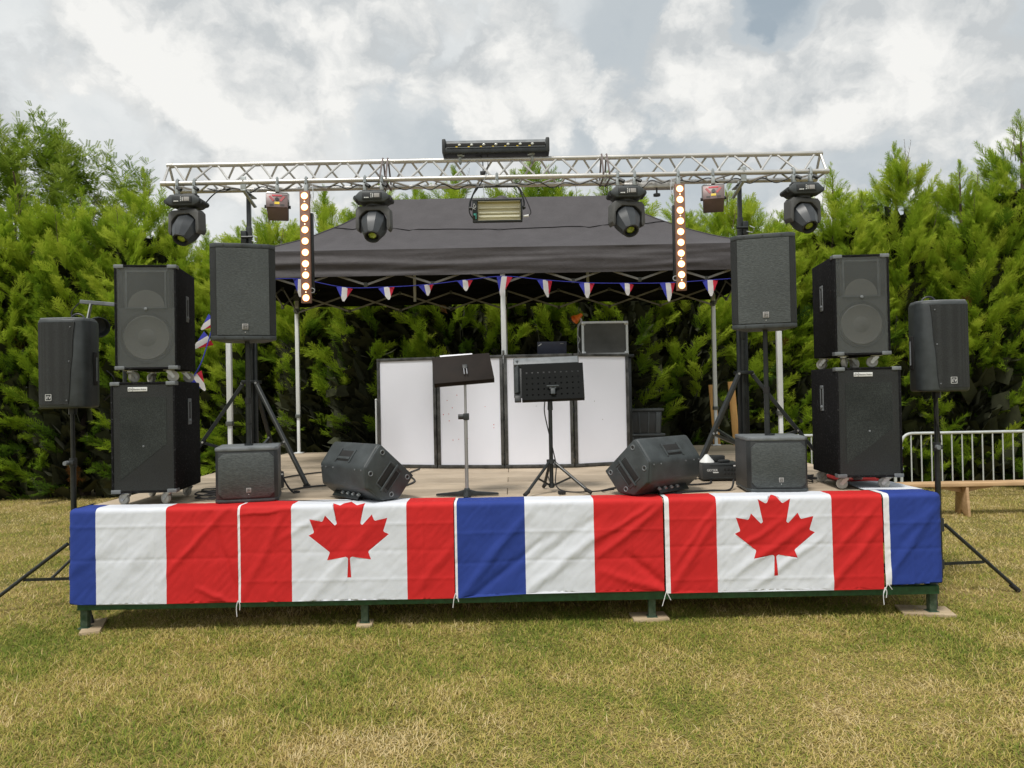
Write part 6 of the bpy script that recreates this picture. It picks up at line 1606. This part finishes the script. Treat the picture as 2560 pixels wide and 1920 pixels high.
def coil(label, c, r0, n, seed, group='heaps of coiled cable', sq=0.65):
    r = random.Random(seed); pts = []
    for k in range(n):
        rx, ry, ph = r0 * r.uniform(0.6, 1.1), r0 * sq * r.uniform(0.6, 1.1), r.uniform(0, 6.3); ox, oy = r.uniform(-.05, .05), r.uniform(-.04, .04); z = 0.008 + 0.010 * k
        for j in range(10): a = ph + j / 10 * 2 * pi; pts.append((c[0] + ox + rx * math.cos(a), c[1] + oy + ry * math.sin(a), c[2] + z + 0.012 * r.uniform(0, 1)))
    cable('cable_coil', label, pts, 0.0055, group=group, n=3)
coil('heap of coiled black cable between the left stack and the left small subwoofer', (-2.24, 5.72, DZ + 0.003), 0.15, 6, 4)
coil('heap of coiled black cable between the right small subwoofer and the right stack', (2.22, 6.05, DZ + 0.003), 0.13, 6, 5)
GD = 'cables lying on the deck'; zc = DZ + 0.009
cable('deck_cable', 'cable from the left small subwoofer to the left floor monitor', [(-1.72, 5.52, zc), (-1.5, 5.46, zc), (-1.3, 5.42, zc), (-1.12, 5.46, zc), (-1.08, 5.54, zc + 0.06)], 0.0075, group=GD)
cable('deck_cable', 'thick cable from the left fog machine along the deck to the left monitor', [(-1.80, 6.15, zc), (-1.68, 6.35, zc), (-1.5, 6.42, zc), (-1.3, 6.40, zc), (-1.05, 6.42, zc)], 0.008, group=GD)
cable('deck_cable', 'cable from the right floor monitor to the right small subwoofer', [(1.03, 5.62, zc + 0.05), (1.10, 5.52, zc), (1.22, 5.56, zc), (1.45, 5.62, zc), (1.60, 5.64, zc), (1.66, 5.74, zc + 0.06)], 0.0075, group=GD)
cable('deck_cable', 'looped cable under the back of the right floor monitor', [(0.98, 5.60, zc + 0.06), (1.06, 5.50, zc), (1.20, 5.47, zc), (1.16, 5.56, zc), (1.05, 5.62, zc + 0.05)], 0.005, group=GD)
cable('deck_cable', 'looped cable hanging from the sockets of the left floor monitor', [(-1.20, 5.54, zc + 0.07), (-1.13, 5.47, zc), (-1.02, 5.45, zc), (-1.06, 5.52, zc + 0.05)], 0.005, group=GD)
cable('deck_cable', 'cable trailing on the deck from the left fog machine in a loop', [(-1.83, 6.02, zc + 0.12), (-1.78, 5.98, zc + 0.05), (-1.73, 5.97, zc), (-1.70, 6.02, zc), (-1.75, 6.05, zc)], 0.0075, group=GD)
cable('deck_cable', 'cable leaving the left foot of the right truss stand across the deck', [(1.18, 6.75, zc), (1.32, 6.72, zc), (1.50, 6.70, zc), (1.68, 6.62, zc)], 0.0075, group=GD)
cable('deck_cable', 'cable running from the folding screen past the left music stand to the left monitor', [(-0.95, 7.68, zc), (-1.0, 7.2, zc), (-0.86, 6.6, zc), (-0.92, 6.1, zc), (-0.86, 5.75, zc)], 0.0075, group=GD)
cable('deck_cable', 'pair of cables running across the deck behind the right floor monitor to the fog machine', [(0.66, 5.72, zc), (0.85, 5.95, zc), (1.1, 6.02, zc), (1.35, 5.98, zc), (1.55, 6.05, zc), (1.62, 6.25, zc)], 0.0075, group=GD)
cable('deck_cable', 'cable leading from the left cable heap back along the deck under the left truss stand', [(-2.25, 5.85, zc), (-2.05, 6.3, zc), (-2.2, 6.8, zc), (-2.0, 7.4, zc), (-1.5, 7.9, zc)], 0.0075, group=GD)
m = MB(); m.box((0, 0, 0.02), (0.30, 0.055, 0.04), 0.006); t = m.build('power_strip', 'white_print', None, (2.16, 6.30, DZ + 0.003), (0, 0, 0.5)); tag(t, 'white multi-way socket among the cables left of the right stack', 'power strip')
for k in range(4): m = MB(); m.cyl((-0.10 + 0.066 * k, 0, 0.040), (-0.10 + 0.066 * k, 0, 0.0415), 0.019, n=12); m.build('socket', 'grey_print', t)
m = MB(); m.box((0, 0, 0.014), (0.055, 0.032, 0.026), 0.006); o = m.build('cable_plug', 'rubber', None, ((0.352, 5.601)[0], (0.352, 5.601)[1], DZ + 0.004), (0, 0, 0.3)); tag(o, 'small black cable connector on the deck between tripod legs and right monitor', 'connector')

# ---------------------------------------------------------------- around the stage
def light_stand():
    t = thing('spotlight_stand', 'spotlight T-bar stand behind the left speaker stack', 'light stand', (-3.62, 7.1, 0))
    m = MB(); m.cyl((0, 0, 0.1), (0, 0, 2.50), 0.018, n=12); m.build('pole', 'stand_black', t)
    for a in (R(200), R(320), R(80)):
        c, s = math.cos(a), math.sin(a); m = MB(); m.cyl((c * 0.03, s * 0.03, 0.6), (c * 0.62, s * 0.62, 0.015), 0.013, n=8); m.build('leg', 'stand_black', t)
    m = MB(); m.bar((-0.33, -0.14, 2.53), (0.45, 0.12, 2.47), 0.035, 0.035, bev=0.004); m.build('cross_bar', 'worn_plastic', t)
    for x, y, z in ((-0.24, -0.12, 2.30), (0.0, -0.03, 2.26)):
        m = MB(); m.bar((x, y, 2.51), (x - 0.03, y - 0.02, 2.33), 0.035, 0.010); sp = m.build('hanger', 'zinc', t)
        M = Matrix.Translation((x + 0.08, y - 0.04, z)) @ Vector((0.6, -0.75, -0.25)).to_track_quat('Z', 'Y').to_matrix().to_4x4()
        m = MB(); m.lathe([(0, -0.10), (0.06, -0.09), (0.085, -0.02), (0.095, 0.06), (0.088, 0.062), (0.07, -0.01), (0, -0.03)], 20, M); m.build('spotlight', 'black_metal', t)
    m = MB(); m.tube(bez([(-0.34, -0.14, 2.52), (-0.40, -0.16, 2.42), (-0.34, -0.16, 2.30), (-0.20, -0.13, 2.27)], 5), 0.006, 5); m.build('power_cable', 'cable', t)
light_stand()
for (x, y, top, lab) in ((2.898, 10.6, 1.68, 'upright orange timber board behind the right truss stand, left one of two'), (3.176, 10.62, 1.72, 'upright orange timber board right behind the mast of the right truss stand')):
    m = MB(); m.box((0, 0, top / 2), (0.095, 0.03, top), 0.003); o = m.build('timber_board', 'orange_wood', None, (x, y, 0), (R(-1), R(-3.5), 0)); tag(o, lab, 'timber', 'orange timber boards behind the stage')
def barrier(label, x0, x1, y):
    t = thing('crowd_barrier', label, 'barrier', (x0, y, 0), 0, 'galvanised crowd barriers before the hedge')
    L = x1 - x0; r = 0.16; zt, zb = 0.925, 0.20
    pts = [(0, 0, 0.12)] + [(r - r * math.cos(a), 0, zt - r + r * math.sin(a)) for a in np.linspace(0, pi / 2, 7)] + [(L - r + r * math.sin(a), 0, zt - r + r * math.cos(a)) for a in np.linspace(0, pi / 2, 7)] + [(L, 0, 0.12)]
    m = MB(); m.tube(pts, 0.021, 10); m.build('top_rail', 'barrier', t)
    m = MB(); m.cyl((0, 0, zb), (L, 0, zb), 0.017, n=10); m.build('bottom_rail', 'barrier', t)
    n = int(L / 0.14); me = MB().cyl((0, 0, 0), (0, 0, zt - zb), 0.0095, n=8).mesh('bar', K['barrier'])
    for k in range(1, n): put('bar', me, t, (L * k / n, 0, zb))
    for x in (0.0, L):
        for z in (0.72, 0.42): m = MB(); m.cyl((x, 0, z - 0.015), (x, 0, z + 0.015), 0.028, n=10); m.build('collar', 'barrier', t)
        m = MB(); m.cyl((x, -0.26, 0.025), (x, 0.26, 0.025), 0.017, n=8); m.cyl((x, -0.25, 0.025), (x, 0, 0.16), 0.012, n=8); m.build('foot', 'barrier', t)
    m = MB(); m.cyl((0, 0, 0.49), (0, 0, 0.60), 0.0225, n=10); m.build('red_band', 'red_print', t)
barrier('metal crowd barrier behind the wooden bench at the right', 5.56, 7.90, 10.9)
barrier('metal crowd barrier half hidden behind the right speaker stack', 3.37, 5.45, 10.86)
def bench():
    t = thing('bench', 'pale wooden trestle bench before the barrier at the right edge', 'bench', (4.62, 9.42, 0), R(0))
    L = 2.35
    m = MB(); m.box((L / 2, 0, 0.385), (L, 0.24, 0.042), 0.004); m.build('seat', 'bench_wood', t)
    for x in (0.93, 2.10):
        m = MB(); m.prism([(-0.11, 0.363), (0.11, 0.363), (0.145, 0.0), (0.055, 0.0), (0.0, 0.07), (-0.055, 0.0), (-0.145, 0.0)], x - 0.016, x + 0.016, 'X', 0.002); m.build('leg', 'bench_wood', t)
        for s in (-1, 1):
            m = MB(); m.prism([(x + s * 0.018, 0.362), (x + s * 0.36, 0.362), (x + s * 0.36, 0.335), (x + s * 0.20, 0.315), (x + s * 0.018, 0.275)], -0.016, 0.016, 'Y', 0.002); m.build('brace', 'bench_wood', t)
bench()
